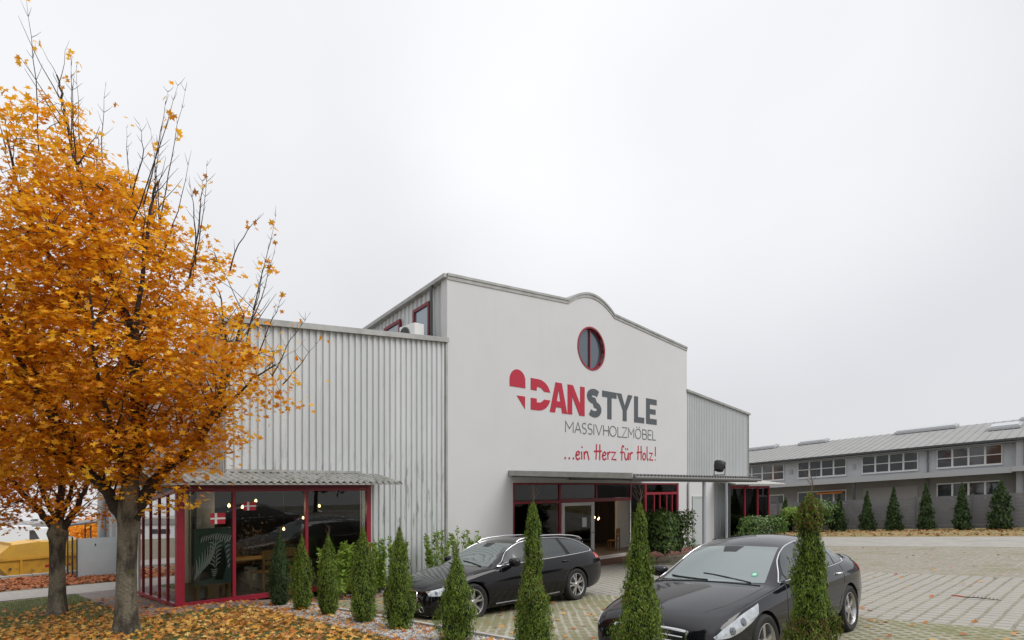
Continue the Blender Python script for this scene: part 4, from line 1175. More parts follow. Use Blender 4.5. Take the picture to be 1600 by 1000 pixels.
        for (hx, hz, hr) in ((.27,.59,.042), (.48,.655,.045)):
            h, nrm = c.cast((c.fx(hx), 3*sd, hz), (0, -sd, 0))
            if h:
                qn = nrm.to_track_quat('Z', 'Y'); mbb = MB()
                mbb.lathe([(hr,.006),(hr,.011),(hr*.82,.0125),(hr*.3,.014),(0,.014)], 22, lambda x, y, hh: tuple(h+qn @ Vector((x, y, hh))))
                mbb.build('headlight_lens', lamp_d, hl, smooth=50)
        c.patch('rear_light', red_l, line([(L-.42,.80),(L-.2,.78)]), line([(L-.45,.95),(L-.16,.93)]), 'side', 8, 4, .006, side=sd)
        c.patch('rear_light', red_l, line([(sd*.45,.80),(sd*.66,.80)]), line([(sd*.45,.93),(sd*.64,.93)]), 'rear', 8, 4, .006)
        c.patch('fog_light', trim_b, line([(sd*.46,.30),(sd*.62,.31)]), line([(sd*.46,.38),(sd*.62,.40)]), 'front', 8, 4, .004)
    # grille
    c.patch('grille', trim_b, curve([(-.33,.27),(0,.24),(.33,.27)]), curve([(-.46,.56),(0,.605),(.46,.56)]), 'front', 18, 8, .003)
    c.strip('grille_frame', chrome, [(0,.61),(-.28,.60),(-.47,.575),(-.46,.47),(-.38,.33),(-.25,.25),(0,.235),(.25,.25),(.38,.33),(.46,.47),(.47,.575),(.28,.60),(0,.61)], 'front', .016, .006, n=90)
    for i in range(5):
        z = .30+.058*i; w_ = .35+.019*i
        c.strip('grille_slat', chrome, [(-w_,z-.006),(0,z+.01),(w_,z-.006)], 'front', .008, .008)
    c.patch('number_plate', white_pvc, line([(-.26,.185+.10),(.26,.285)]), line([(-.26,.39),(.26,.39)]), 'rear', 6, 3, .01)
    c.mirror(1.86, 1.00, .90, paint2)
    c.handle(2.50, .86, chrome); c.handle(3.42, .885, chrome)
    c.strip('wiper', trim_b, [(1.42,-.55),(1.50,-.2),(1.56,.15)], 'top', .006, .008); c.strip('wiper', trim_b, [(1.38,0),(1.44,.3),(1.52,.6)], 'top', .008, .012)
    c.strip('wiper', trim_b, [(1.36,-.69),(1.325,0),(1.36,.69)], 'top', .006, .003)
    # green emissions badge, low in the driver's corner of the screen
    cx_, cy_ = 1.60, -.52
    def ang(t): return 2*PI*t
    for nm, r_, mt, of in (('windscreen_badge', .045, M('badge_green', (.06,.30,.20), .3), .0055), ('badge_mark', .026, M('badge_pale', (.40,.62,.52), .3), .0070)):
        c.patch(nm, mt, lambda t: (cx_, cy_), lambda t: (cx_+r_*math.cos(ang(t)), cy_+r_*math.sin(ang(t))), 'top', 20, 2, of, thick=.0)
    # roof: interior mirror shape behind the glass is seen as a dark patch
    c.patch('rain_sensor', trim_b, line([(2.02,-.09),(2.02,.09)]), line([(2.17,-.14),(2.17,.14)]), 'top', 8, 4, .0045)
    return c

def estate():
    L = 4.93
    sp = dict(L=L, wheels=(.93, 3.84), wr=.345, arch=.385, track=.805, wy=.93, tab={
        'zb': [(0,.30),(.05,.22),(.2,.18),(1,.175),(3.6,.18),(4.4,.23),(L-.1,.30),(L,.36)],
        'zt': [(0,.62),(.03,.675),(.08,.715),(.16,.75),(.35,.80),(.7,.86),(1.15,.925),(1.45,.965),(1.65,1.06),(1.95,1.22),(2.2,1.34),(2.45,1.41),(2.8,1.448),(3.2,1.46),(3.7,1.445),(4.1,1.405),(4.35,1.36),(4.5,1.27),(4.68,1.12),(4.8,1.02),(L-.03,.95),(L,.88)],
        'zbelt': [(0,.53),(.05,.60),(.16,.665),(.4,.735),(.8,.81),(1.3,.875),(1.8,.91),(2.6,.94),(3.4,.965),(4.1,.99),(4.5,.995),(4.75,.95),(L,.82)],
        'ws': [(0,.56),(.04,.70),(.12,.79),(.3,.84),(.6,.85),(4.3,.855),(4.7,.78),(L-.05,.70),(L,.62)],
        'wm': [(0,.64),(.02,.71),(.06,.77),(.13,.815),(.25,.86),(.45,.895),(.8,.925),(1.3,.925),(2.4,.925),(3.7,.935),(4.2,.925),(4.55,.885),(4.75,.83),(L-.03,.75),(L,.68)],
        'wb': [(0,.56),(.03,.65),(.09,.73),(.2,.79),(.4,.84),(.8,.87),(1.4,.87),(2.4,.86),(3.4,.855),(4.1,.84),(4.5,.80),(4.75,.74),(L,.64)],
        'wr': [(0,.45),(.06,.55),(.2,.65),(.5,.72),(1.0,.755),(1.45,.77),(1.8,.70),(2.15,.63),(2.5,.60),(3.1,.595),(3.7,.59),(4.1,.58),(4.35,.575),(4.55,.60),(4.75,.63),(L,.55)],
        'zr': [(0,.585),(.05,.65),(.16,.715),(.4,.775),(.8,.84),(1.2,.905),(1.45,.93),(1.65,1.015),(1.95,1.17),(2.2,1.285),(2.45,1.35),(2.8,1.385),(3.2,1.395),(3.7,1.382),(4.1,1.345),(4.35,1.30),(4.5,1.215),(4.68,1.08),(4.8,.99),(L,.85)]})
    c = Car('estate_car', 'black estate car with silver roof rails parked in front of the shop entrance', sp, (5.02, -4.70, T(5.0,-4.7)-.005), 0, paint)
    c.liner(); c.wheels('twin')
    c.patch('windscreen', wind_glass, curve([(1.48,-.71),(1.41,-.38),(1.385,0),(1.41,.38),(1.48,.71)]), curve([(2.30,-.575),(2.25,-.3),(2.23,0),(2.25,.3),(2.30,.575)]), 'top', 24, 12, .003)
    c.patch('rear_window', side_tint, curve([(4.40,-.53),(4.37,0),(4.40,.53)]), curve([(4.76,-.60),(4.80,0),(4.76,.60)]), 'top', 12, 8, .003)
    lo_f = line([(1.80,.955),(2.2,.965),(2.66,.975)]); hi_f = curve([(1.80,1.02),(1.99,1.16),(2.22,1.28),(2.44,1.34),(2.66,1.362)])
    lo_r = line([(2.76,.978),(3.1,.985),(3.62,1.0)]); hi_r = curve([(2.76,1.368),(3.0,1.375),(3.3,1.37),(3.50,1.355)])
    lo_t = line([(3.74,1.005),(4.1,1.018),(4.46,1.04)]); hi_t = curve([(3.60,1.348),(3.85,1.32),(4.1,1.26),(4.46,1.07)])
    for sd in (1, -1):
        for nm, a, b in (('side_window', lo_f, hi_f), ('side_window', lo_r, hi_r), ('quarter_window', lo_t, hi_t)):
            c.patch(nm, side_tint, a, b, 'side', 18, 7, .004, side=sd)
        c.strip('window_trim', chrome, [(1.60,.945),(1.76,1.01),(1.97,1.17),(2.22,1.302),(2.44,1.362),(2.7,1.385),(3.2,1.396),(3.6,1.375),(3.9,1.335),(4.15,1.268),(4.35,1.175),(4.52,1.06),(4.48,1.025)], 'side', .008, .003, sd, n=60)
        c.strip('belt_trim', chrome, [(1.60,.94),(2.2,.952),(2.8,.965),(3.6,.985),(4.50,1.022)], 'side', .010, .004, sd)
        c.strip('door_gap', trim_b, [(1.66,.30),(1.60,.5),(1.62,.75),(1.70,.93)], 'side', .004, .0, sd)
        c.strip('door_gap', trim_b, [(2.71,.25),(2.71,.6),(2.71,.96)], 'side', .004, .0, sd)
        c.strip('door_gap', trim_b, [(3.36,.42),(3.48,.60),(3.62,.75),(3.68,.99)], 'side', .004, .0, sd)
        c.strip('sill_trim', M('sill_grey_%d' % sd, (.12,.12,.125), .35, metal=.5), [(1.5,.245),(2.4,.235),(3.3,.245)], 'side', .016, .0, sd)
        c.strip('bonnet_gap', trim_b, [(.30,sd*.58),(.6,sd*.70),(1.0,sd*.755),(1.38,sd*.77)], 'top', .004, .0)
        lo = line([(.06,.56),(.2,.545),(.36,.56),(.52,.60),(.62,.645)]); hi = curve([(.06,.635),(.2,.665),(.36,.69),(.52,.705),(.64,.69)])
        hl = c.patch('headlight', lamp_m, lo, hi, 'side', 18, 6, .006, side=sd, thick=.03)
        for (hx, hz, hr) in ((.17,.61,.03), (.32,.63,.034)):
            h, nrm = c.cast((c.fx(hx), 3*sd, hz), (0, -sd, 0))
            if h:
                qn = nrm.to_track_quat('Z', 'Y'); mbb = MB()
                mbb.lathe([(hr,.006),(hr,.011),(hr*.82,.0125),(hr*.3,.014),(0,.014)], 20, lambda x, y, hh: tuple(h+qn @ Vector((x, y, hh))))
                mbb.build('headlight_lens', lamp_d, hl, smooth=50)
        c.patch('rear_light', red_l, line([(L-.36,.86),(L-.12,.85)]), line([(L-.38,.99),(L-.16,.955)]), 'side', 8, 4, .006, side=sd)
        c.patch('air_intake', trim_b, line([(sd*.48,.24),(sd*.68,.25)]), line([(sd*.48,.40),(sd*.69,.38)]), 'front', 8, 5, .004)
        c.strip('fog_light_ring', chrome, [(sd*(.58+.055*math.cos(t)), .325+.05*math.sin(t)) for t in [2*PI*i/12 for i in range(13)]], 'front', .005, .006, n=36)
        rr = MB(); rr.tube([(c.fx(x), sd*y, z) for x, y, z in ((2.36,.60,1.352),(2.46,.605,1.402),(2.7,.605,1.43),(3.2,.60,1.447),(3.7,.595,1.43),(4.1,.585,1.392),(4.36,.58,1.345),(4.44,.58,1.29))], .013, 8)
        rr.build('roof_rail', chrome, c.t, smooth=50)
    c.patch('grille', trim_b, curve([(-.34,.26),(0,.25),(.34,.26)]), curve([(-.44,.60),(0,.635),(.44,.60)]), 'front', 18, 8, .003)
    c.strip('grille_frame', chrome, [(0,.645),(-.3,.64),(-.45,.61),(-.47,.52),(-.41,.36),(-.34,.25),(0,.235),(.34,.25),(.41,.36),(.47,.52),(.45,.61),(.3,.64),(0,.645)], 'front', .012, .006, n=90)
    for i in range(6):
        z = .30+.052*i; w_ = .36+.015*i
        c.strip('grille_slat', lamp_d, [(-w_,z),(0,z+.006),(w_,z)], 'front', .006, .005)
    for i in range(4):
        cy_ = -.105+.07*i
        c.strip('ring_emblem', chrome, [(cy_+.045*math.cos(t), .585+.045*math.sin(t)) for t in [2*PI*k/16 for k in range(17)]], 'front', .005, .012, n=48)
    c.patch('number_plate', white_pvc, line([(-.26,.42),(.26,.42)]), line([(-.26,.53),(.26,.53)]), 'front', 6, 3, .012)
    c.strip('bumper_trim', chrome, [(-.66,.205),(0,.185),(.66,.205)], 'front', .008, .002)
    c.mirror(1.88, 1.0, .905, paint)
    c.handle(2.55, .86, paint); c.handle(3.50, .885, paint)
    c.strip('wiper', trim_b, [(1.44,-.55),(1.52,-.2),(1.58,.15)], 'top', .008, .012); c.strip('wiper', trim_b, [(1.40,0),(1.46,.3),(1.54,.6)], 'top', .008, .012)
    c.patch('rain_sensor', trim_b, line([(2.06,-.09),(2.06,.09)]), line([(2.22,-.14),(2.22,.14)]), 'top', 8, 4, .0045)
    return c
saloon(); estate()

# ------------------------------------------------------------------ hall on the right, following the slope
MBK = MB
rbm_wall = M('pale_panel', (.58,.59,.605), .55, metal=.05, c2=(.53,.54,.55), scale=1)
rbm_low = M('low_wall', (.29,.27,.265), .8, c2=(.25,.235,.23), scale=1.5)
rbm_roof = M('ribbed_roof', (.29,.29,.285), .65, metal=.1, c2=(.25,.25,.245), scale=1.2, dirt=(.26,.25,.24), dscale=2)
fr_white = M('window_white', (.78,.78,.76), .45)
pane_m = M('dark_pane', (.035,.042,.05), .04, spec=1.0)
rh = thing('commercial_hall', 'long grey two-storey hall with white framed window bands and ribbed roof beyond the fence', 'building', (48, 0, 0))
B0, B1, BE = -22.0, 13.5, -8.75
mb = MB(); mb.box(45, 45.3, BE, B1, 2.9, 4.95); mb.build('upper_wall', rbm_wall, rh, world=True, skew=True)
mb = MB(); mb.box(45, 45.3, BE, B1, -1.5, 2.9); mb.box(45, 52, B1, B1+.3, -1.5, 4.9); mb.build('lower_wall', rbm_low, rh, world=True, skew=True)
mb = MB(); mb.box(44.15, 45, B0, BE, -1.5, 4.75); mb.build('end_wing', M('end_panel', (.40,.40,.41), .6, c2=(.36,.36,.37), scale=2), rh, world=True, skew=True)
mb = MB()
mb.prism([(43.9, 4.88), (52, 6.70), (60, 4.88), (60, 4.76), (52, 6.55), (43.9, 4.76)], lambda u, v, d: (u, d, v), B0, B1+.5)
n = int((B1+.5-B0)/.52)
for i in range(n):
    b = B0+.2+i*.52
    mb.prism([(43.9, 4.88), (52, 6.70), (52, 6.735), (43.9, 4.915)], lambda u, v, d: (u, d, v), b, b+.04)
rf = mb.build('roof', rbm_roof, rh, world=True, skew=True)
mb = MB(); mb.box(43.78, 43.895, B0, B1+.5, 4.74, 4.87); mb.build('gutter', dark_trim, rh, world=True, skew=True)
mb = MB(); mb.box(43.92, 44.98, BE, B1, 4.62, 4.70); mb.build('soffit', M('soffit_grey', (.24,.24,.245), .7), rh, world=True, skew=True)
mb = MB(); mb.box(43.3, 45, BE+.1, B1, 2.78, 3.06); mb.box(43.28, 43.3, BE+.1, B1, 2.74, 3.09); mb.build('ledge', M('ledge_grey', (.42,.425,.43), .7), rh, world=True, skew=True)
MB().box(43.2, 44.4, -9.3, BE+.1, 2.80, 3.12).build('ledge', MATS['ledge_grey'], rh, world=True, skew=True)
def band(b0, b1, z0, z1, nn, cross=True):
    f = MB(); a = 44.93
    f.box(a, 45-.003, b0, b1, z1-.08, z1); f.box(a, 45-.003, b0, b1, z0, z0+.09); f.box(a-.06, a, b0-.03, b1+.03, z0-.03, z0+.02)
    p = (b1-b0)/nn
    for i in range(nn+1):
        c_ = b0+i*p; f.box(a, 45-.003, max(b0, c_-.055), min(b1, c_+.055), z0+.09, z1-.08)
    if cross: f.box(a+.012, 45-.003, b0+.055, b1-.055, (z0+z1)/2-.03, (z0+z1)/2+.03)
    fo = f.build('window', fr_white, rh, world=True, skew=True)
    MB().box(45-.025, 45-.005, b0+.01, b1-.01, z0+.02, z1-.02).build('pane', pane_m, fo, world=True, skew=True)
for b0, b1 in ((-8.0,-4.55), (-3.49,-.02), (1.02,4.50), (5.55,9.05), (10.1,13.2)): band(b0, b1, 3.34, 4.66, 4)
band(-8.0, -4.55, 1.15, 2.35, 4, False); band(1.02, 4.5, 1.25, 2.3, 4, False); band(5.55, 9.05, 1.1, 2.2, 3, False)
mb = MB()
for b in (-9.15, -4.05): mb.box(44.9-.01 if b > -8 else 44.05, 44.985 if b > -8 else 44.14, b-.04, b+.04, -1, 4.75)
mb.build('downpipe', M('pipe_grey', (.17,.18,.19), .5, metal=.4), rh, world=True, skew=True)
mb = MB(); mb.box(44.95, 44.997, -3.45, -.1, -1.2, 2.3); mb.build('roller_door', M('door_beige', (.34,.32,.31), .7), rh, world=True, skew=True)
MB().box(43.35, 43.5, -.02, .14, -1.4, 2.76).build('post', dark_trim, rh, world=True, skew=True)
for k_, b in enumerate((-4.05, .5, 5.0)):
    MB().box(44.93, 44.997, b-.09-.02, b+.09, 3.75, 4.12).build('wall_lamp', MATS['ledge_grey'], rh, world=True, skew=True)
MB().prism([(44.2, 2.04), (44.95, 2.16), (44.95, 2.22), (44.2, 2.10)], lambda u, v, d: (u, d, v), 1.1, 2.9).build('reflection_strip', om, rh, world=True, skew=True)  # orange slab standing in for a lit reflection along the ground floor
for b0, b1, a0, a1 in ((-8.6,-6.9,47.6,49.2), (-10.8,-8.2,50.6,51.9), (-4.6,-.6,50.9,52.0), (4.5,6.8,51.0,52.0), (8.8,13.2,50.9,52.0)):
    zz = lambda a: 4.88+(a-43.9)*1.82/8.1
    mb = MB(); mb.prism([(a0, zz(a0)+.05), (a1, zz(a1)+.05), (a1, zz(a1)+.22), (a0, zz(a0)+.22)], lambda u, v, d: (u, d, v), b0, b1)
    sk = mb.build('skylight', MATS['ledge_grey'], rh, world=True, skew=True)
    mb = MB(); mb.prism([(a0+.15, zz(a0+.15)+.225), (a1-.15, zz(a1-.15)+.225), (a1-.15, zz(a1-.15)+.29), ((a0+a1)/2, zz((a0+a1)/2)+.36), (a0+.15, zz(a0+.15)+.29)], lambda u, v, d: (u, d, v), b0+.12, b1-.12)
    mb.build('dome', M('dome_%d' % int(b0*10+500), (.45,.47,.49), .2), sk, world=True, skew=True)

# ------------------------------------------------------------------ fence
fen = thing('fence', 'long grey slatted privacy fence between the lane and the right-hand hall', 'fence', (35.5, 0, T(35.5,0)))
slat = M('fence_slat', (.21,.205,.21), .6, c2=(.17,.165,.17), scale=.7, dirt=(.26,.25,.25), dscale=.9)
pst = M('fence_post', (.16,.16,.165), .5, metal=.3)
b = -15.5; pw = 2.52
rnd = random.Random(2)
while b < 9.5:
    z0 = T(35.5, b+pw/2)+.05; mb = MB(); nz_ = 9
    dz = lambda y: -.0674*(y-(b+pw/2))
    for i in range(nz_):
        h0 = z0+.195*i; j = rnd.uniform(-.004, .004)
        mb.prism([(b+.04, h0+dz(b+.04)), (b+pw-.04, h0+dz(b+pw-.04)), (b+pw-.04, h0+.186+dz(b+pw-.04)), (b+.04, h0+.186+dz(b+.04))], lambda u, v, d: (d, u, v), 35.48+j, 35.50+j)
    mb.build('panel', slat, fen, world=True)
    mb = MB(); mb.box(35.44, 35.53, b-.03, b+.03, z0+dz(b)-.1, z0+dz(b)+1.80); mb.box(35.43, 35.54, b-.04, b+.04, z0+dz(b)+1.80, z0+dz(b)+1.82)
    mb.build('post', pst, fen, world=True)
    b += pw

# ------------------------------------------------------------------ conifers
thuja_cols = [(.045,.085,.008), (.090,.155,.012), (.15,.22,.018), (.22,.29,.025), (.11,.18,.014), (.065,.12,.010)]
thuja_m = M('thuja_foliage', (.04,.08,.01), .7, island=thuja_cols, trans=.25)
thuja_d = M('thuja_foliage_dark', (.02,.05,.01), .75, island=[(.018,.045,.010), (.035,.07,.014), (.050,.095,.018)], trans=.2)
thuja_brown = M('brown_thuja_foliage', (.09,.05,.02), .8, island=[(.20,.085,.03), (.12,.05,.018), (.14,.11,.03)], trans=.2)
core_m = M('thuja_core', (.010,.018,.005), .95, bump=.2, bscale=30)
twig_m = M('twig', (.11,.075,.05), .8)
def conifer(name, label, loc, h, prof, seed, n=4200, group=None, mat=None, fs=.05, spike=True, brown=0, lean=(0,0)):
    """prof: (height fraction, radius) outline of the crown"""
    rng = np.random.default_rng(seed)
    t = thing(name, label, 'conifer', loc, 0, group)
    f = pchip([p[0] for p in prof], [p[1] for p in prof])
    ph = rng.uniform(0, 6.28, 4)
    def rad(u, th):                # lumpy outline
        return f(u)*(1+.13*math.sin(2*th+ph[0]+7*u)+.10*math.sin(5*th+ph[1]-11*u)+.09*math.sin(23*u+ph[2]+th)+.06*math.sin(9*th+31*u+ph[3]))
    mb = MB(); rows = []
    for i in range(19):
        u = i/18*.95; rows.append([(rad(u, 2*PI*j/16)*.70*math.cos(2*PI*j/16)+lean[0]*u, rad(u, 2*PI*j/16)*.70*math.sin(2*PI*j/16)+lean[1]*u, .03+u*h*.97) for j in range(17)])
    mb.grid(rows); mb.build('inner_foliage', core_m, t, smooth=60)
    mb = MB(); pts = [(0,0,-.05), (lean[0]*.5,lean[1]*.5,h*.5), (lean[0],lean[1],h)]
    if spike: pts += [(lean[0]+.015,lean[1]-.01,h*1.06), (lean[0]+.0,lean[1]+.01,h*1.13)]
    mb.tube(pts, [.028,.018,.006]+([.004,.002] if spike else []), 6)
    if spike:
        for i in range(7):
            a = rng.uniform(0, 6.28); z = h*(1.0+.10*rng.random()); l_ = rng.uniform(.03,.09)
            mb.tube([(lean[0],lean[1],z), (lean[0]+l_*math.cos(a), lean[1]+l_*math.sin(a), z+l_*1.3)], .0018, 4)
    mb.build('trunk', twig_m, t)
    U = rng.random(n*3); pr = np.array([f(u) for u in U])+.02
    U = U[rng.random(n*3) < pr/pr.max()][:n]; n = len(U)
    th = rng.uniform(0, 2*PI, n)
    rr = np.array([rad(u, a) for u, a in zip(U, th)])
    nc = 70; cu = rng.random(nc); ct = rng.uniform(0, 2*PI, nc); ck = rng.uniform(-.16, .16, nc)   # clumps stand out or lie back
    dd = np.min(((U[:, None]-cu)*h/.16)**2+((np.angle(np.exp(1j*(th[:, None]-ct))))/.9)**2+0*ck, axis=1)
    ci = np.argmin(((U[:, None]-cu)*h/.16)**2+((np.angle(np.exp(1j*(th[:, None]-ct))))/.9)**2, axis=1)
    k = rng.uniform(.66, 1.0, n)+ck[ci]-.10*np.minimum(dd, 2.0)+.06; k[rng.random(n) < .06] *= 1.14
    k *= np.where(rng.random(n) < .5, 1, .97)
    pos = np.stack([rr*k*np.cos(th)+lean[0]*U, rr*k*np.sin(th)+lean[1]*U, .02+U*h+rng.normal(0, .012, n)], 1)
    nrm = np.stack([np.cos(th), np.sin(th), np.full(n, .15)], 1)+rng.normal(0, .55, (n, 3))
    up = np.stack([.5*np.cos(th), .5*np.sin(th), np.full(n, 1.0)], 1)+rng.normal(0, .22, (n, 3))
    sz = rng.uniform(.6, 1.5, n)*fs
    cloud('foliage', pos, nrm, sz, FROND if fs > .08 else SCALE, mat or thuja_m, t, rng=rng, updir=up)
    if brown:
        m_ = int(n*brown); sel = rng.choice(n, m_, replace=False)
        q = pos[sel]; keep = (np.sin(q[:,2]*5+ph[0]) > .1)
        q = q[keep]*np.array([1.02,1.02,1]); m_ = len(q)
        cloud('brown_foliage', q, nrm[sel][keep], sz[sel][keep]*.9, SCALE, thuja_brown, t, rng=rng, updir=up[sel][keep])
    return t
PA = [(0,.16),(.05,.21),(.2,.25),(.45,.22),(.7,.15),(.88,.07),(1,.012)]
PB = [(0,.12),(.06,.17),(.3,.20),(.55,.18),(.8,.10),(.93,.04),(1,.01)]
PC = [(0,.17),(.05,.22),(.18,.235),(.35,.20),(.52,.14),(.62,.115),(.78,.10),(.92,.055),(1,.012)]
PD = [(0,.16),(.08,.22),(.3,.255),(.5,.235),(.7,.16),(.85,.09),(1,.012)]
PE = [(0,.20),(.2,.22),(.34,.20),(.49,.15),(.64,.13),(.75,.10),(.82,.07),(.88,.10),(.94,.085),(1,.012)]
PF = [(0,.22),(.22,.26),(.42,.21),(.6,.135),(.79,.08),(.93,.045),(1,.012)]
A_ = 1.6
grp = 'columnar conifers along the parking bays'
rows9 = [
 (-1.45, 1.52, PD, 'darkest slim conifer, farthest of the front row, before the left glass bay', thuja_d, 0, .9, True),
 (-2.54, 1.46, PA, 'slim conifer second in the front row, just right of the darkest one', thuja_m, .05, .85, True),
 (-3.66, 1.48, PD, 'bushy conifer third in the front row, before the pale green laurels', thuja_m, .0, .82, True),
 (-4.92, 1.60, PA, 'slender tapering conifer fourth in the front row, left of the estate car nose', thuja_m, .0, .95, True),
 (-6.04, 1.56, PA, 'full conical conifer right before the nose of the estate car', thuja_m, .0, .92, True),
 (-7.47, 1.19, PA, 'short squat conifer covering the front wing of the estate car', thuja_m, .0, 1.0, True),
 (-8.95, 1.83, PC, 'tall conifer with wide foot and thin neck standing between the two cars', thuja_m, .12, 1.0, True),
 (-10.47, 1.74, PF, 'yellow-tipped conifer hiding the middle of the saloon grille', thuja_m, .05, 1.0, True),
 (-12.12, 1.75, PE, 'ragged waisted conifer with brown patches hiding the saloon driver door', thuja_m, .45, 1.0, True)]
for i, (b, h, pf, lab, mt, br, ws_, spk) in enumerate(rows9):
    conifer('columnar_conifer', lab, (A_, b, T(A_, b)), h, [(u, r*ws_) for u, r in pf], 20+i, n=[6000,6000,7000,8000,9000,9000,14000,17000,21000][i], group=grp, mat=mt, fs=[.040,.040,.038,.036,.034,.032,.030,.029,.027][i], spike=spk, brown=br)
# row before the fence
back = [(1.35,1.95,'darkest slim conifer before the fence, next to the right glass bay'), (-1.76,2.0,'slim dark conifer before the fence, just right of the two round laurels'),
        (-3.24,2.05,'conifer before the fence below the beige roller door, left of the pair there'), (-4.57,2.2,'conifer before the fence at the right edge of the beige roller door'),
        (-6.07,2.3,'narrow conifer before the fence, left of the ground-floor window band'), (-7.62,2.2,'conifer before the fence under the ground-floor window band'),
        (-9.2,2.25,'broadest conifer of the fence row, at the right edge of the view')]
for i, (b, h, lab) in enumerate(back):
    conifer('fence_conifer', lab, (34.7, b, T(34.7, b)), h*1.10, [(0,.34),(.05,.42),(.25,.38),(.5,.28),(.75,.15),(.92,.06),(1,.02)] if i < 6 else [(0,.42),(.1,.54),(.3,.50),(.6,.36),(.85,.17),(1,.03)], 60+i,
            n=1500, group='conifers along the fence', mat=thuja_d, fs=.13, spike=False)

# ------------------------------------------------------------------ laurels and hedges
laurel = M('laurel_leaves', (.05,.11,.02), .35, island=[(.035,.08,.016), (.07,.14,.025), (.11,.19,.032), (.17,.26,.06), (.05,.105,.02)], trans=.2)
laurel_y = M('young_laurel_leaves', (.12,.22,.03), .35, island=[(.11,.20,.022), (.20,.32,.035), (.30,.42,.06), (.15,.25,.03)], trans=.35)
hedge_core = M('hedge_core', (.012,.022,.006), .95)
def hedge(name, label, cat, loc, dims, seed, n, mat, ls=.09, group=None):
    rng = np.random.default_rng(seed); t = thing(name, label, cat, loc, 0, group)
    dx, dy, dz = dims
    ph = rng.uniform(0, 6.28, 6)
    # direction sampling on a super-ellipsoid
    v = rng.normal(size=(n, 3)); v[:, 2] = np.abs(v[:, 2])*1.1-.25; v /= np.linalg.norm(v, axis=1, keepdims=True)
    def surf(v):
        p = np.sign(v)*np.abs(v)**.62
        k = 1+.08*np.sin(5*v[:,0]+ph[0])+.08*np.sin(7*v[:,1]+ph[1])+.07*np.sin(9*v[:,2]+ph[2])+.05*np.sin(13*v[:,0]+11*v[:,1]+ph[3])
        return p*k[:, None]*.92
    p = surf(v)*rng.uniform(.72, 1.08, n)[:, None]
    pos = p*np.array([dx/2, dy/2, dz*.52])+np.array([0, 0, dz*.48]); pos[:, 2] = np.maximum(pos[:, 2], .03)
    mb = MB(); rows = []
    for i in range(11):
        ph_ = -PI*.25+PI*.75*i/10; row = []
        for j in range(21):
            th = 2*PI*j/20; q = surf(np.array([[math.cos(ph_)*math.cos(th), math.cos(ph_)*math.sin(th), math.sin(ph_)]]))[0]*.66
            row.append((q[0]*dx/2, q[1]*dy/2, max(.0, q[2]*dz*.52+dz*.48)))
        rows.append(row)
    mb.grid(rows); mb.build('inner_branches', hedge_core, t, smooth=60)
    cloud('foliage', pos, v+rng.normal(0, .6, (n, 3)), rng.uniform(.7, 1.35, n)*ls, OVAL, mat, t, rng=rng, updir=v*np.array([.5,.5,.2])+np.array([0,0,.6])+rng.normal(0, .45, (n, 3)))
    return t
hedge('laurel_hedge', 'big dense laurel bush before the entrance canopy, left of the saloon roof', 'hedge', (14.35, -2.7, T(14.4,-2.7)), (2.0, 1.8, 1.9), 5, 4200, laurel, .10)
hedge('laurel_hedge', 'clipped laurel hedge along the foot of the right glass bay', 'hedge', (26.6, -.75, T(26.6,-.8)-.05), (4.6, 1.0, 1.30), 6, 3600, laurel, .13)
hedge('low_hedge', 'low brownish hedge beyond the saloon roof, before the clipped laurel', 'hedge', (20.0, -2.9, T(20,-2.9)), (6.5, .8, .55), 7, 3000, M('beech_leaves', (.13,.10,.03), .7, island=[(.10,.085,.025), (.16,.12,.03), (.07,.085,.02)]), .08)
hedge('round_laurel', 'light green round laurel behind the ragged conifer, before the fence', 'shrub', (34.3, .55, T(34.3,.55)), (1.7, 1.5, 1.55), 8, 1500, laurel_y, .14)
hedge('round_laurel', 'darker round laurel before the fence, right of the ragged conifer', 'shrub', (34.0, -1.0, T(34,-1)), (1.9, 1.7, 1.9), 9, 1700, laurel, .14)

def young(name, label, loc, h, seed, stems=5, spread=.22, n=240, mat=None, ls=.10):
    rng = np.random.default_rng(seed); t = thing(name, label, 'shrub', loc, 0, 'young laurels by the corrugated wall')
    mb = MB(); P = []; U = []
    for s_ in range(stems):
        a = rng.uniform(0, 6.28); r0 = rng.uniform(0, spread*.5); hh = h*rng.uniform(.7, 1.0); r1 = rng.uniform(.3, 1)*spread
        pts = [(r0*math.cos(a)+(r1-r0)*math.cos(a)*q, r0*math.sin(a)+(r1-r0)*math.sin(a)*q, hh*q) for q in (0, .35, .7, 1)]
        mb.tube(pts, [.009,.007,.005,.002], 5)
        m_ = n//stems; q = rng.uniform(.12, 1, m_)
        for k in q:
            an = rng.uniform(0, 6.28); rr = rng.uniform(.02, .11)*(1.25-k*.7)
            P.append((r0*math.cos(a)+(r1-r0)*math.cos(a)*k+rr*math.cos(an), r0*math.sin(a)+(r1-r0)*math.sin(a)*k+rr*math.sin(an), hh*k+.02)); U.append((math.cos(an), math.sin(an), .9))
    mb.build('stems', twig_m, t)
    P = np.array(P); U = np.array(U); nn = len(P)
    cloud('foliage', P, rng.normal(0, 1, (nn, 3))*.6+np.array([0,0,.5]), rng.uniform(.7, 1.3, nn)*ls, OVAL, mat or laurel_y, t, rng=rng, updir=U+rng.normal(0,.3,(nn,3)))
    return t
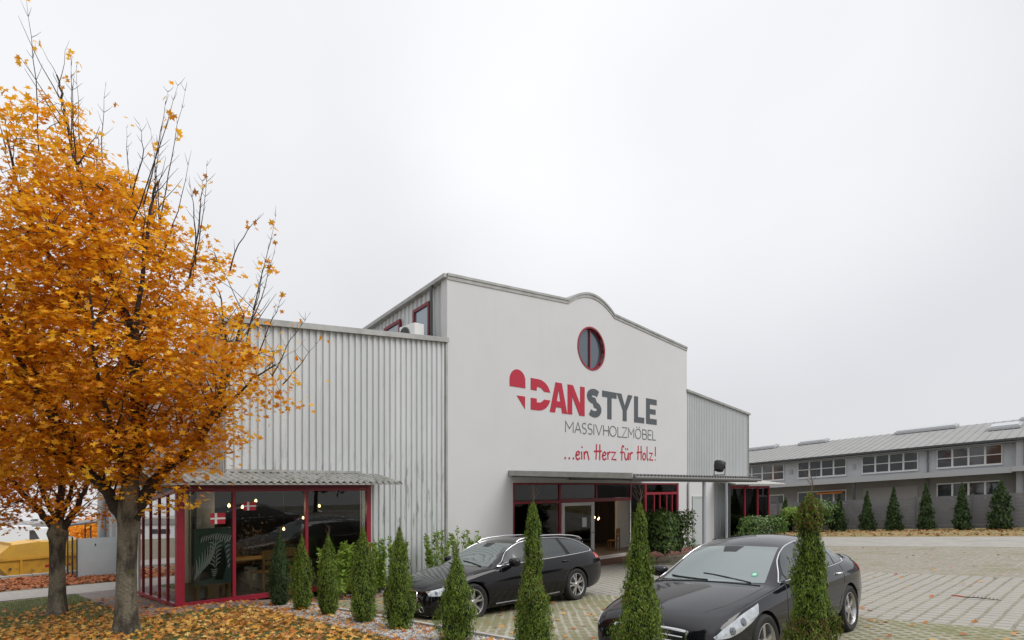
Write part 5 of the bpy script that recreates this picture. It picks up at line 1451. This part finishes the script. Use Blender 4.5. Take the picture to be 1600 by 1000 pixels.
yl = [(3.15,-.75,1.40,12,.50,1300,'bright young laurel behind the third front conifer, below the glass bay'),
      (3.75,-.55,1.42,11,.46,1200,'bright young laurel at the right end of the glass bay'),
      (4.75,-.20,1.45,10,.42,1000,'young laurel at the corner where the glass bay meets the corrugated wall'),
      (5.35,-.15,1.5,10,.42,1000,'young laurel against the corrugated wall behind the conical conifer'),
      (6.75,-.05,1.62,9,.42,900,'young laurel by the corrugated wall just left of the white facade, above the estate bonnet'),
      (7.6,-.0,1.66,7,.36,560,'sparse young laurel before the left edge of the white facade'),
      (8.15,-.05,1.45,5,.28,330,'thinnest young laurel, rightmost before the white facade')]
for i, (a, b, h, st_, sp_, n_, lab) in enumerate(yl): young('young_laurel', lab, (a, b, T(a, b)), h, 90+i, st_, sp_, n_, ls=.105)
# ------------------------------------------------------------------ maples
RX = Vector((.7254, -.6883, 0)); DX = Vector((.6883, .7254, 0))
def inside(poly, x, y):
    c = False; n = len(poly); j = n-1
    for i in range(n):
        xi, yi = poly[i]; xj, yj = poly[j]
        if (yi > y) != (yj > y) and x < (xj-xi)*(y-yi)/(yj-yi)+xi: c = not c
        j = i
    return c
def smooth_path(pts, n):
    m = len(pts)-1; f = [pchip(range(m+1), [p[k] for p in pts]) for k in range(len(pts[0]))]
    return [tuple(g(i/n*m) for g in f) for i in range(n+1)]
def maple(name, label, loc, limbs, trunk, env, W, nspray, per, leafmat, seed, shoots=(), lsize=.085, centre=None, shoot_leaf=.2, cat='tree', group=None, spr=.30, dense=None):
    rng = np.random.default_rng(seed); rnd = random.Random(seed)
    t = thing(name, label, cat, loc, 0, group)
    P3 = lambda l, h, w: RX*l+DX*w+Vector((0, 0, h))
    mb = MB(); tp = smooth_path(trunk, 14)
    # gently fluted trunk
    n = 22; base = len(mb.v); ph = [rnd.uniform(0, 6.28) for _ in range(4)]
    for k, (l, h, w, r) in enumerate(tp):
        for j in range(n):
            a = 2*PI*j/n; fl = math.exp(-max(0, h)*3.2)
            rr = r*(1+.035*math.sin(3*a+ph[0]+h)+.02*math.sin(7*a+ph[1]+2.5*h)+.16*fl*math.sin(4*a+ph[2])+.10*fl)
            mb.v.append(tuple(P3(l+rr*math.cos(a), h, w+rr*math.sin(a))))
    for k in range(len(tp)-1):
        for j in range(n):
            a = k*n+j; b = k*n+(j+1) % n; mb.f.append((a, b, b+n, a+n)); mb.m.append(0)
    e0 = (len(tp)-1)*n; mb.f.append(tuple(range(e0, e0+n))); mb.m.append(0)
    tr = mb.build('trunk', bark, t, smooth=60)
    nodes = []
    for pts, r0, r1 in limbs:
        pth = smooth_path(pts, 5*(len(pts)-1)); m_ = len(pth)
        lb = MB(); P = [P3(*p)+Vector((rnd.uniform(-1,1), rnd.uniform(-1,1), rnd.uniform(-1,1)))*.02 for p in pth]
        rad = [r0+(r1-r0)*(i/(m_-1))**.8 for i in range(m_)]
        lb.tube(P, rad, 9)
        # side branches
        for i in range(2, m_):
            if rnd.random() < .75:
                d = (P[i]-P[i-1]).normalized(); a = rnd.uniform(0, 6.28)
                s_ = (RX*math.cos(a)+DX*math.sin(a)); v = (d*.7+s_*.8+Vector((0,0,.35))).normalized(); L = rnd.uniform(.4, 1.15)
                Q = [P[i]]
                for q in range(1, 5): Q.append(P[i]+v*L*q/4+Vector((0,0,.10*(q/4)**2*L))+Vector((rnd.uniform(-1,1), rnd.uniform(-1,1), rnd.uniform(-1,1)))*.025)
                rb_ = min(rad[i]*.5, .022); lb.tube(Q, [rb_, rb_*.75, rb_*.55, rb_*.4, rb_*.2], 5)
                nodes += Q[1:]
        lb.build('limb', bark_mid, t, smooth=60)
        nodes += P
    # sprays of leaves in the crown's volume
    xs = [p[0] for p in env]; ys = [p[1] for p in env]
    cx_, cy_ = centre or ((min(xs)+max(xs))/2, (min(ys)+max(ys))/2)
    C = []
    while len(C) < nspray:
        x = rng.uniform(min(xs), max(xs)); y = rng.uniform(min(ys), max(ys)); w_ = rng.uniform(-W, W)
        k = math.sqrt(max(.02, 1-(w_/W)**2))
        if not inside(env, cx_+(x-cx_)/k, cy_+(y-cy_)/k): continue
        # gaps: a coarse 3-D pattern leaves holes in the crown
        g = math.sin(2.3*x+1.1*y+ph[0])*math.sin(2.9*y-1.3*w_+ph[1])+.6*math.sin(3.7*w_+2.1*x+ph[2])
        if g < -.75+.35*rng.random() and rng.random() < .8: continue
        if dense and rng.random() > dense(x, y): continue
        C.append((x, y, w_))
    NP = np.array([tuple(q) for q in nodes])
    tw = MB(); pos = []; nr = []
    for (x, y, w_) in C:
        c = P3(x, y, w_); ca = np.array(c)
        dd = np.sum((NP-ca)**2, axis=1); j = int(np.argmin(dd)); q = Vector(NP[j])
        if dd[j] < 2.2:
            mid = (q+c)/2+Vector((0,0,.06)); tw.tube([q, mid, c, c+(c-q).normalized()*.12], [.006,.0045,.003,.0015], 4, cap=False)
        m_ = int(per*rng.uniform(.6, 1.35))
        d = rng.normal(size=(m_, 3))*np.array([spr, spr, .07])
        o = ca-np.array([-1.4, 2.7, 0])*0
        d[:, 2] -= .30*np.hypot(d[:, 0], d[:, 1])*rng.uniform(.2, 1, m_)
        tilt = rng.normal(0, .22, 3); d[:, 2] += d[:, 0]*tilt[0]+d[:, 1]*tilt[1]
        pos.append(ca+d)
        nr.append(np.tile(np.array([0, 0, 1.0]), (m_, 1))+rng.normal(0, .42, (m_, 3))+np.stack([d[:,0], d[:,1], np.zeros(m_)], 1)*.9)
    tw.build('twigs', bark_dark, t)
    # bare shoots standing out of the crown
    if shoots:
        sh = MB()
        for pts in shoots:
            pts = [(*p[:2], p[2] if len(p) > 2 else rnd.uniform(-.8, .8)*0+0) for p in pts]
            w0 = rnd.uniform(-.9, .9); pts = [(a, b, w0) for a, b, c in pts]
            pth = smooth_path(pts, 8); P = [P3(*p)+Vector((rnd.uniform(-1,1), rnd.uniform(-1,1), 0))*.015 for p in pth]
            sh.tube(P, [.012-.0105*i/8 for i in range(9)], 5)
            for i in range(2, 9):
                for sgn in (-1, 1):
                    if rnd.random() < .7:
                        a = rnd.uniform(0, 6.28); L = rnd.uniform(.10, .34)*(1.2-i/12)
                        v = (RX*sgn*abs(math.cos(a))+DX*math.sin(a))*.6+Vector((0,0,.8))
                        e_ = P[i]+v.normalized()*L; sh.tube([P[i], (P[i]+e_)/2+Vector((0,0,-.01)), e_], [.0042,.003,.0012], 4, cap=False)
                        if rnd.random() < shoot_leaf:
                            k = rnd.randint(1, 5); pos.append(np.array(e_)+rng.normal(0, .05, (k, 3))); nr.append(rng.normal(0, 1, (k, 3))+np.array([0,0,.8]))
        sh.build('bare_shoots', bark_dark, t)
    pos = np.concatenate(pos); nr = np.concatenate(nr); N = len(pos)
    up = np.concatenate([rng.normal(0, 1, (N, 2)), rng.normal(-.45, .4, (N, 1))], 1)
    cloud('leaves', pos, nr, rng.uniform(.65, 1.3, N)*lsize, MAPLE, leafmat, t, rng=rng, updir=up)
    return t

gold = M('gold_maple_leaves', (.6,.22,.02), .55, island=[(.78,.28,.012), (.92,.48,.020), (.96,.58,.035), (.86,.38,.014), (.42,.13,.012), (.94,.52,.028), (.66,.40,.025), (.90,.42,.014)],
         c2=(.66,.25,.010), scale=1.1, lo=.52, hi=.74, trans=.5)
rust = M('rust_maple_leaves', (.5,.14,.02), .6, island=[(.84,.30,.012), (.94,.44,.018), (.72,.20,.010), (.95,.54,.026), (.84,.36,.014), (.52,.12,.012)],
         c2=(.74,.24,.010), scale=1.4, lo=.5, hi=.7, trans=.40)
def L1(px, py, w=0): return ((px-197)*.01033, 2.42+(757-py)*.01033, w)
def q1(*p): return [L1(*x) for x in p]
env1 = [L1(px, py)[:2] for px, py in ((-60,620),(-62,440),(-20,345),(32,318),(50,290),(52,250),(38,220),(34,195),(55,178),(75,165),(112,165),(132,220),(180,245),(215,270),(250,315),(262,380),(300,375),(345,385),(378,415),(388,470),
        (416,530),(462,578),(468,602),(440,640),(404,672),(386,702),(345,722),(312,745),(270,800),(236,785),(210,750),(170,752),(120,755),(60,755),(10,750),(-30,710))]
limbs1 = [
 (q1((196,815,0),(168,758,-.15),(138,712,-.35),(112,650,-.5),(80,560,-.7),(50,460,-.8)),   .105, .018),
 (q1((200,795,0),(206,720,.05),(209,640,.1),(205,560,.1),(190,500,.15),(160,430,.2)), .135, .05),
 (q1((160,430,.2),(130,340,.2),(108,250,.15),(92,160,.1),(82,110,.1)), .05, .012),
 (q1((206,812,0),(238,745,.15),(280,702,.3),(315,640,.4),(335,560,.5),(360,480,.5)), .115, .018),
 (q1((209,640,.1),(222,560,-.2),(238,450,-.3),(252,350,-.3),(262,300,-.3)), .06, .014),
 (q1((280,702,.3),(330,650,.2),(380,600,.1),(430,570,.0)), .04, .010),
 (q1((203,560,.1),(170,520,-.3),(125,440,-.4),(75,340,-.5),(50,240,-.5)), .05, .012),
 (q1((200,760,0),(210,690,-.5),(225,600,-1.1),(235,500,-1.4)), .06, .012),
 (q1((200,770,0),(185,690,.5),(150,600,1.0),(130,480,1.3),(120,380,1.3)), .07, .012),
 (q1((150,735,-.25),(95,705,-.3),(40,680,-.3),(-20,640,-.3)), .045, .010),
 (q1((280,702,.3),(300,600,.9),(300,500,1.1),(290,420,1.1)), .045, .010),
 (q1((130,700,-.3),(70,600,-.1),(10,500,.1),(-30,420,.2)), .05, .012)]
shoots1 = [q1((92,300),(84,150),(69,22)), q1((112,240),(106,170),(113,82)), q1((100,260),(92,180),(88,75)), q1((60,260),(40,190),(22,125)), q1((150,300),(148,220),(147,128)), q1((168,300),(163,230),(160,165)),
 q1((178,300),(174,230),(171,160)), q1((208,330),(200,260),(197,205)), q1((232,330),(225,260),(217,185)), q1((232,340),(250,230),(272,122)), q1((240,330),(262,240),(276,160)), q1((250,380),(288,270),(315,178)), q1((262,420),(290,340),(312,248)), q1((300,440),(318,340),(320,288)),
 q1((330,460),(345,380),(355,292)), q1((345,440),(342,360),(338,330)), q1((372,470),(392,390),(410,315)), q1((392,450),(412,400),(438,368)), q1((385,520),(412,450),(430,380)), q1((400,560),(425,500),(440,462)), q1((395,540),(415,470),(424,420)),
 q1((408,580),(440,520),(470,480)), q1((412,590),(445,550),(468,520)), q1((280,430),(286,350),(296,262)), q1((225,320),(240,250),(236,212)), q1((10,240),(0,200),(-14,150)), q1((128,280),(126,220),(128,190))]
maple('maple_tree', 'tall golden maple in front, its thick mottled trunk rising from the leaf-covered lawn', (-1.40, -2.70, T(-1.4,-2.7)),
      limbs1, [(0,-.12,0,.20),(0,.0,0,.18),(.0,.35,0,.152),(.01,1.1,0,.140),(.03,1.75,0,.146),(.04,1.95,0,.175),(.05,2.15,0,.17),(.06,2.4,0,.12),(.08,2.8,0,.08)], env1, 1.7, 1130, 30, gold, 11, shoots1, lsize=.096,
      centre=L1(150,500)[:2], shoot_leaf=.22, spr=.20,
      dense=lambda x, y: .42 if (x > L1(275,0)[0] and y > L1(0,520)[1]) else (.62 if x > L1(330,0)[0] else (.75 if y > L1(0,300)[1] else 1)))
def L2(px, py, w=0): return ((px-90)*.01311, 2.69+(757-py)*.01311, w)
def q2(*p): return [L2(*x) for x in p]
env2 = [L2(px, py)[:2] for px, py in ((-130,700),(-110,600),(-40,540),(60,520),(140,560),(185,640),(190,720),(180,785),(146,822),(110,800),(75,805),(30,812),(-20,825),(-80,808))]
limbs2 = [(q2((90,832,0),(70,800,-.1),(45,760,-.3),(10,700,-.4),(-20,650,-.4)), .085, .015), (q2((92,830,0),(95,780,0),(92,700,.1),(88,620,.1),(85,560,.1)), .10, .014),
          (q2((94,832,0),(112,796,.1),(130,750,.2),(150,700,.3),(160,650,.3)), .08, .012), (q2((90,820,0),(80,760,.6),(60,690,1.0),(50,640,1.1)), .05, .01), (q2((92,820,0),(100,760,-.6),(110,690,-1.0)), .05, .01)]
maple('maple_tree', 'smaller rust-orange maple with knobbly fork, left of and behind the golden one', (-1.86, 1.29, T(-1.86,1.29)), limbs2,
      [(0,-.12,0,.19),(0,0,0,.17),(0,.4,0,.145),(0,1.2,0,.132),(0,1.55,0,.145),(0,1.68,0,.185),(0,1.80,0,.15),(0,2.05,0,.09)], env2, 1.55, 520, 34, rust, 12, lsize=.092, spr=.24)
# trees away to the left, seen in the bay's side glass
for i, (a, b, s_, lab) in enumerate(((-9.5, 21, .9, 'autumn tree beyond the left edge, mirrored in the side glass of the bay'), (-14, 30, 1.1, 'farther autumn tree mirrored in the side glass of the bay'))):
    ev = [(-2.4*s_,3),(-2.6*s_,5),(-1.4*s_,7.5),(0,8.2),(1.5*s_,7.4),(2.5*s_,5),(2.2*s_,3),(0,2.3)]
    maple('autumn_tree', lab, (a, b, T(a, b)), [([(0,2,0),(.2,4,.1),(0,6.5,0)], .12, .02), ([(0,2,0),(-1,4,.2),(-1.6,5.5,.2)], .08, .02), ([(0,2,0),(1,4,-.2),(1.6,5.5,-.2)], .08, .02)],
          [(0,-.1,0,.25),(0,1,0,.19),(0,2.2,0,.16)], ev, 2.2, 160, 22, rust, 40+i, lsize=.19, spr=.4)

# ------------------------------------------------------------------ fallen leaves and grass
rng = np.random.default_rng(77)
def on_ground(a, b, dz): return np.array([T(x, y) for x, y in zip(a, b)])+dz
fl_m = M('fallen_leaves', (.4,.22,.06), .7, island=[(.56,.20,.025), (.68,.36,.045), (.42,.13,.025), (.66,.42,.09), (.28,.09,.025), (.60,.25,.03), (.74,.52,.16), (.22,.085,.03), (.56,.28,.06)], trans=.2)
n = 30000
a = rng.uniform(-7.5, 2.1, n); b = rng.uniform(-9.5, 3.2, n)
keep = ((a < 1.0) & (b < -.95)) | ((a < -.9) & (b >= -.95)) | ((a > 1.0) & (rng.random(n) < .16))
dens = .55+.45*np.sin(1.3*a+.7*b)*np.sin(.9*b-1.1*a+1)
near = np.clip(1-(np.hypot(a+1.4, b+2.7)-3.2)/4.5, .12, 1)
far_thin = np.where(b > -.2, .35, 1)*np.where((b > -2.1) & (a > -.5), .35, 1)
keep &= rng.random(n) < np.clip((.45+.55*dens)*near*far_thin*.95, 0, 1)
a, b = a[keep], b[keep]; N = len(a)
pos = np.stack([a, b, on_ground(a, b, .018+rng.random(N)*.05)], 1)
stuff(cloud('fallen_leaves', pos, np.array([0,0,1.0])+rng.normal(0, .33, (N, 3)), rng.uniform(.06, .115, N), MAPLE, fl_m, rng=rng), 'yellow and orange maple leaves carpeting the lawn under the maples', 'fallen leaves')
n = 1500
a = np.concatenate([rng.uniform(1.0, 2.2, 500), rng.uniform(2.1, 7, 330), rng.uniform(-.95, 4.6, 260), rng.uniform(7, 22, 160), rng.uniform(-1, .4, 250)])
b = np.concatenate([rng.uniform(-9, -1, 500), rng.uniform(-13, -1, 330), rng.uniform(-.95, -.05, 260), rng.uniform(-16, -1, 160), rng.uniform(-.9, 4, 250)])
pos = np.stack([a, b, on_ground(a, b, .02+rng.random(1500)*.012)], 1)
stuff(cloud('scattered_leaves', pos, np.array([0,0,1.0])+rng.normal(0, .25, (1500, 3)), rng.uniform(.06, .11, 1500), MAPLE, M('stray_leaves', (.4,.2,.05), .7, island=[(.52,.20,.04), (.60,.28,.05), (.36,.12,.03), (.45,.10,.03), (.55,.34,.10)], trans=.2), rng=rng), 'stray maple leaves on the paving, gravel and walkway', 'fallen leaves')
n = 9000
a = rng.uniform(-9, 1.1, n); b = rng.uniform(9.6, 16.2, n); kp = a < 1.1
dn = np.clip((a+3.2)/2.2, .05, 1); kp &= rng.random(n) < dn
a, b = a[kp], b[kp]; N = len(a)
pos = np.stack([a, b, on_ground(a, b, .02+rng.random(N)*.05)], 1)
stuff(cloud('bank_leaves', pos, np.array([0,0,1.0])+rng.normal(0, .4, (N, 3)), rng.uniform(.09, .15, N), MAPLE, M('brown_leaves', (.3,.1,.03), .75, island=[(.34,.11,.035), (.46,.16,.05), (.26,.08,.03), (.40,.12,.04)]), rng=rng), 'red-brown fallen leaves on the bank before the kerb', 'fallen leaves')
n = 6000
a = rng.uniform(29, 35.3, n); b = rng.uniform(-14, 6, n)
kp = rng.random(n) < .10+.4*(np.sin(b*1.3)*np.sin(a*2+b) > 0)
a, b = a[kp], b[kp]; N = len(a)
pos = np.stack([a, b, on_ground(a, b, .03+rng.random(N)*.04)], 1)
stuff(cloud('verge_leaves', pos, np.array([0,0,1.0])+rng.normal(0, .4, (N, 3)), rng.uniform(.09, .15, N), MAPLE, M('verge_leaf', (.4,.2,.06), .75, island=[(.34,.16,.06), (.42,.24,.09), (.28,.12,.05)]), rng=rng), 'brown and orange leaves on the verge before the fence', 'fallen leaves')
n = 42000
a = rng.uniform(-8, 1.05, n); b = rng.uniform(-9, 5.8, n)
kp = ((b < -.95) | (a < -.95))
a, b = a[kp], b[kp]; N = len(a)
pos = np.stack([a, b, on_ground(a, b, .008)], 1)
d = rng.normal(0, 1, (N, 3))*np.array([1, 1, 0]); 
stuff(cloud('grass_blades', pos, d, rng.uniform(.025, .065, N), ([(-.09,0,0), (.09,0,0), (.0,1,.2)], [(0,1,2)]), M('grass_blade', (.06,.13,.02), .7, island=[(.045,.10,.014), (.08,.155,.02), (.12,.17,.03), (.05,.12,.018)], trans=.3), rng=rng,
            updir=np.array([0,0,1.0])+rng.normal(0, .45, (N, 3))), 'short green grass showing between the fallen leaves', 'grass')
n = 9000
a = rng.uniform(1.08, 2.12, n); b = rng.uniform(-11, -1, n)
a = np.concatenate([a, rng.uniform(4.7, 9.3, 3500)]); b = np.concatenate([b, rng.uniform(-.95, .5, 3500)]); N = len(a)
pos = np.stack([a, b, on_ground(a, b, .016)], 1)
PEB = ([(-.5,-.35,0), (.1,-.5,0), (.5,0,0), (.2,.45,0), (-.4,.3,0), (-.2,-.1,.35), (.15,.05,.38)], [(0,1,5), (1,6,5), (1,2,6), (2,3,6), (3,5,6), (3,4,5), (4,0,5)])
stuff(cloud('pebbles', pos, np.array([0,0,1.0])+rng.normal(0, .2, (N, 3)), rng.uniform(.02, .05, N), PEB, M('pebble', (.4,.38,.36), .85, island=[(.42,.41,.39), (.30,.29,.28), (.52,.51,.49), (.22,.20,.19)]), rng=rng), 'pale grey gravel under the conifers and young laurels', 'gravel')

# ------------------------------------------------------------------ left background
yel = M('skip_yellow', (.62,.33,.03), .5, c2=(.52,.26,.03), scale=2, dirt=(.22,.11,.03), dscale=3, dlo=.55, dhi=.7)
yel2 = M('skip_lid_yellow', (.66,.38,.05), .5, c2=(.56,.32,.05), scale=1.5)
def skip(loc, rz, label, writing=True):
    t = thing('skip', label, 'skip', loc, rz, 'yellow skips by the street'); t.scale = (.86, .86, .92)
    mb = MB(); pr = [(-1.0,.06),(1.0,.06),(1.65,.80),(-1.65,.80)]
    mb.prism(pr, lambda u, v, d: (u, d, v), -.85, .85)
    mb.box(-1.70,1.70,-.92,.92,.80,.88)
    for x in (-.6, .6): mb.prism([(x-.05,.06),(x+.05,.06),(x+.05,.80),(x-.05,.80)], lambda u, v, d: (u, d, v), -.91, -.852)
    mb.build('container', yel, t, bevel=.01)
    mb = MB(); mb.prism([(-1.66,.885),(1.66,.885),(1.25,1.50),(.1,1.58),(-1.0,1.50)], lambda u, v, d: (u, d, v), -.86, .86)
    for x in (-1.0, .1, 1.2): mb.box(x-.03, x+.03, -.88, .88, 1.40, 1.60)
    mb.build('lid', yel2, t, bevel=.01)
    mb = MB()
    for x in (-1.2, 1.2):
        for y in (-.95, .95): mb.tube([(x*.85, y*.93, .45), (x*.85, y*1.02, .45)], .05, 10)
    mb.build('lifting_pin', dark_trim, t)
    mb = MB(); mb.box(.55, 1.05, -.868, -.861, 1.0, 1.12); mb.build('label_plate', white_pvc, t)
    mb = MB(); mb.box(.35, 1.0, -.862, -.853, .38, .50); mb.build('label_plate', letter_red, t)
    return t
skip((-.95, 18.5, T(-.95,18.5)), R(12), 'yellow lidded skip at the kerb behind the rust-orange maple trunk')
skip((-5.3, 14.6, T(-5.3,14.6)), R(5), 'second yellow skip left of the frame, mirrored in the bay side glass')
fr = M('frosted_panel', (.52,.58,.60), .25, c2=(.60,.66,.68), scale=1.1, spec=.8)
pn = thing('glass_enclosure', 'pale frosted glass enclosure against the back corner of the side wing', 'enclosure', (.6, 13.2, T(.6,13.2)))
z0 = T(.6, 13.0)+.06
for a0, a1 in ((.0, 1.25),): MB().box(a0, a1, 13.05, 13.08, z0, z0+1.42).build('panel', fr, pn, world=True)
MB().box(-.02, .01, 13.09, 15.4, z0-.1, z0+1.42).build('panel', glass('tinted_panel', (.55,.66,.64), .1), pn, world=True)
for b_ in (13.04, 14.2, 15.4): MB().box(-.045, .0-.021, b_-.02, b_+.02, z0-.2, z0+1.44).build('post', dark_trim, pn, world=True)
mb = MB()
mb.box(-.04, 1.25, 13.085, 13.11, z0-.12, z0-.005); mb.build('frame', dark_trim, pn, world=True)
MB().box(.52,.56,13.03,13.05,z0+1.12,z0+1.2).build('lock', dark_trim, pn, world=True)
cp = thing('bicycle_shelter', 'small flat grey shelter roof on thin posts behind the frosted enclosure', 'shelter', (.9, 19, T(.9,19)))
MB().prism([(-.9,2.05),(.9,2.22),(.9,2.30),(-.9,2.12)], lambda u, v, d: (u, d, v), -.9, .9).build('roof', M('shelter_roof', (.12,.13,.14), .5), cp)
for x in (-.6, .25, .75):
    for y in (-.75, .75): MB().tube([(x,y,0),(x,y,2.08)], .03, 8).build('post', dark_trim, cp)
# rear annex with pipes
an = thing('rear_annex', 'narrow pale annex with a steel flue behind the side wing', 'building', (2.2, 16, T(2.2,16)))
MB().box(1.35, 3.2, 14.8, 17.2, -2.4, 1.9).build('wall', M('annex_wall', (.48,.49,.50), .7), an, world=True)
MB().box(1.25, 3.3, 14.7, 17.3, 1.905, 2.0).build('roof', trim, an, world=True)
mb = MB(); mb.tube([(1.15, 15.6, -1.2), (1.15, 15.6, 3.0)], .16, 14); mb.build('flue', M('flue_steel', (.45,.46,.47), .35, metal=.7), an, world=True, smooth=50)

white_v = M('van_white', (.72,.73,.75), .35, coat=.5)
def van(loc, rz, label, s_=1.0):
    t = thing('van', label, 'van', loc, rz, 'white vans parked down the street')
    mb = MB(); mb.prism([(-2.9,.35),(2.6,.35),(2.75,.8),(2.6,1.15),(2.0,1.35),(1.5,2.1),(1.2,2.45),(-2.85,2.5),(-2.95,1.2)], lambda u, v, d: (u, d, v), -.98, .98)
    mb.build('body', white_v, t, bevel=.06)
    for sd in (-1, 1): MB().prism([(1.0,1.35),(1.85,1.38),(1.42,2.05),(1.0,2.1)], lambda u, v, d: (u, d, v), sd*.983, sd*.99).build('side_window', glass_dark, t)
    MB().prism([(-.85,0),(.85,0),(.75,.72),(-.75,.72)], lambda u, v, d: (2.03-.62*v/.9+d, u, 1.38+v), .0, .03).build('windscreen', glass_dark, t)
    for x in (-1.9, 1.75):
        for sd in (-1, 1):
            m_ = MB(); m_.lathe([(.0,-.1),(.33,-.1),(.35,-.06),(.35,.08),(.2,.1),(0,.1)], 20, lambda p, q, h: (x+p, sd*(.9+h), .35+q)); m_.build('wheel', tyre_m, t, smooth=40)
    for y in (-.7, .7): MB().box(2.70,2.78,y-.18,y+.18,.85,1.0).build('headlight', lamp_m, t)
    return t
for i, (px_, d_, rz, lab) in enumerate(((8, 44, 40, 'white van far down the street at the left edge, above the skip lid'), (52, 52, 38, 'white van parked just left of the rust-orange maple trunk, far away'), (-32, 50, 40, 'white van beyond the left edge of the view'))):
    X_ = (px_-800)/930*d_; a_ = -3.5+.7254*X_+.6883*d_; b_ = -13.96-.6883*X_+.7254*d_
    van((round(a_, 2), round(b_, 2), T(a_, b_)), R(rz), lab)
def warehouse(a0, b0, wd, dp, h, rz, label, mt, blue=False):
    t = thing('warehouse', label, 'building', (a0, b0, T(a0, b0)-.5), rz, 'low industrial halls in the valley')
    MB().box(-wd/2, wd/2, -dp/2, dp/2, 0, h).build('wall', mt, t)
    MB().prism([(-wd/2-.5,h+.002),(wd/2+.5,h+.002),(wd/2+.5,h+.35),(0,h+1.2),(-wd/2-.5,h+.35)], lambda u, v, d: (u, d, v), -dp/2-.3, dp/2+.3).build('roof', rbm_roof, t)
    for i in range(int(wd/5)):
        MB().box(-wd/2+1+i*5, -wd/2+4.4+i*5, -dp/2-.06, -dp/2-.003, h*.5, h*.75).build('window', pane_m, t)
wm = M('hall_white', (.62,.64,.66), .6); wb_ = M('hall_blue', (.35,.42,.50), .6)
warehouse(-13, 190, 46, 18, 5.5, R(38), 'long white hall in the valley at the left horizon', wm)
warehouse(6, 130, 20, 14, 4.2, R(38), 'bluish low hall in the valley left of the rust-orange maple', wb_)
warehouse(-30, 120, 26, 14, 3.6, R(38), 'white low hall nearest the left edge of the horizon', wm)
farwood = M('far_wood', (.10,.09,.07), .95, island=[(.09,.08,.06), (.16,.09,.04), (.07,.08,.05), (.20,.12,.05)])
n = 9000; px_ = rng.uniform(-300, 240, n); d_ = rng.uniform(300, 420, n)
X_ = (px_-800)/930*d_; a = -3.5+.7254*X_+.6883*d_; b = -13.96-.6883*X_+.7254*d_
hh = 5+4*np.sin(px_*.05)+3*np.sin(px_*.13)
pos = np.stack([a, b, -.28-.0674*b+np.abs(rng.normal(0, .5, n))*hh+.5], 1)
stuff(cloud('far_woodland', pos, rng.normal(0, 1, (n, 3)), rng.uniform(2, 4.5, n), OVAL, farwood, rng=rng), 'brownish wooded rise on the far left horizon', 'woodland')
# small autumn trees behind the enclosure
for i, (px_, d_, h_, lab) in enumerate(((120, 62, 3.2, 'orange tree far behind the frosted enclosure, left one'), (138, 70, 3.6, 'orange tree far behind the frosted enclosure, right one beside the annex'))):
    X_ = (px_-800)/930*d_; a_ = -3.5+.7254*X_+.6883*d_; b_ = -13.96-.6883*X_+.7254*d_
    t = thing('autumn_tree', lab, 'tree', (a_, b_, T(a_, b_)))
    mb = MB(); mb.tube([(0,0,0),(0,.1,h_*.4),(.2,0,h_*.8)], [.16,.12,.04], 8); mb.tube([(0,.05,h_*.3),(.9,.2,h_*.7)], [.08,.03], 6); mb.build('trunk', bark_dark, t)
    v = rng.normal(size=(900, 3)); v /= np.linalg.norm(v, axis=1, keepdims=True); v *= rng.uniform(.5, 1.05, 900)[:, None]*(1+.15*np.sin(5*v[:, :1]+3*v[:, 1:2]))
    cloud('leaves', v*np.array([2.0,2.0,h_*.36])+np.array([0,0,h_*.66]), rng.normal(size=(900,3)), rng.uniform(.2,.4,900), MAPLE, rust, t, rng=rng)
# ------------------------------------------------------------------ what stands behind the photographer (mirrored in glass and paint)
belt = M('belt_leaves', (.05,.055,.02), .9, island=[(.06,.08,.03), (.10,.11,.04), (.18,.10,.03), (.08,.09,.04)])
for i in range(11):
    ang = R(150+i*17); rr_ = 34+6*math.sin(i*2.1); a_ = 2+rr_*math.cos(ang); b_ = -10+rr_*math.sin(ang)*.95
    if b_ > -22: b_ = -22-abs(b_+22)*.2
    h_ = 5.5+2.5*math.sin(i*1.7)
    t = thing('roadside_tree', 'leafy tree across the road behind the photographer, only mirrored in glass and paint', 'tree', (a_, b_, T(a_, b_)), group='trees behind the photographer')
    mb = MB(); mb.tube([(0,0,-.1),(.1,.1,h_*.45),(.3,0,h_*.85)], [.2,.14,.04], 8); mb.tube([(0,0,h_*.3),(-1.1,.3,h_*.7)], [.1,.03], 6); mb.build('trunk', bark_dark, t)
    v = rng.normal(size=(1300, 3)); v /= np.linalg.norm(v, axis=1, keepdims=True); v *= rng.uniform(.45, 1.05, 1300)[:, None]*(1+.2*np.sin(4*v[:, :1]+5*v[:, 2:3]+i))
    cloud('leaves', v*np.array([2.7,2.7,h_*.40])+np.array([0,0,h_*.62]), rng.normal(size=(1300,3)), rng.uniform(.3,.6,1300), OVAL, belt, t, rng=rng)

t = thing('fallen_twig', 'small dark twig with a red leaf stalk lying on the pale lane paving', 'twig', (9.9, -12.0, T(9.9,-12.0)+.02))
tw_ = MB(); tw_.tube([(-.02,.22,.01),(.0,.05,.02),(.03,-.15,.015),(.02,-.30,.02)], [.010,.009,.007,.004], 6)
for q_ in range(7): tw_.tube([(.0,.10-q_*.055,.02),(.05,.08-q_*.055,.045)], [.006,.003], 5)
tw_.build('stem', bark_dark, t)
ms = MB(); ms.tube([(-.02,.22,.012),(-.03,.32,.02),(-.02,.42,.012)], [.012,.015,.008], 6); ms.build('stalk', M('red_stalk', (.40,.06,.03), .6), t)
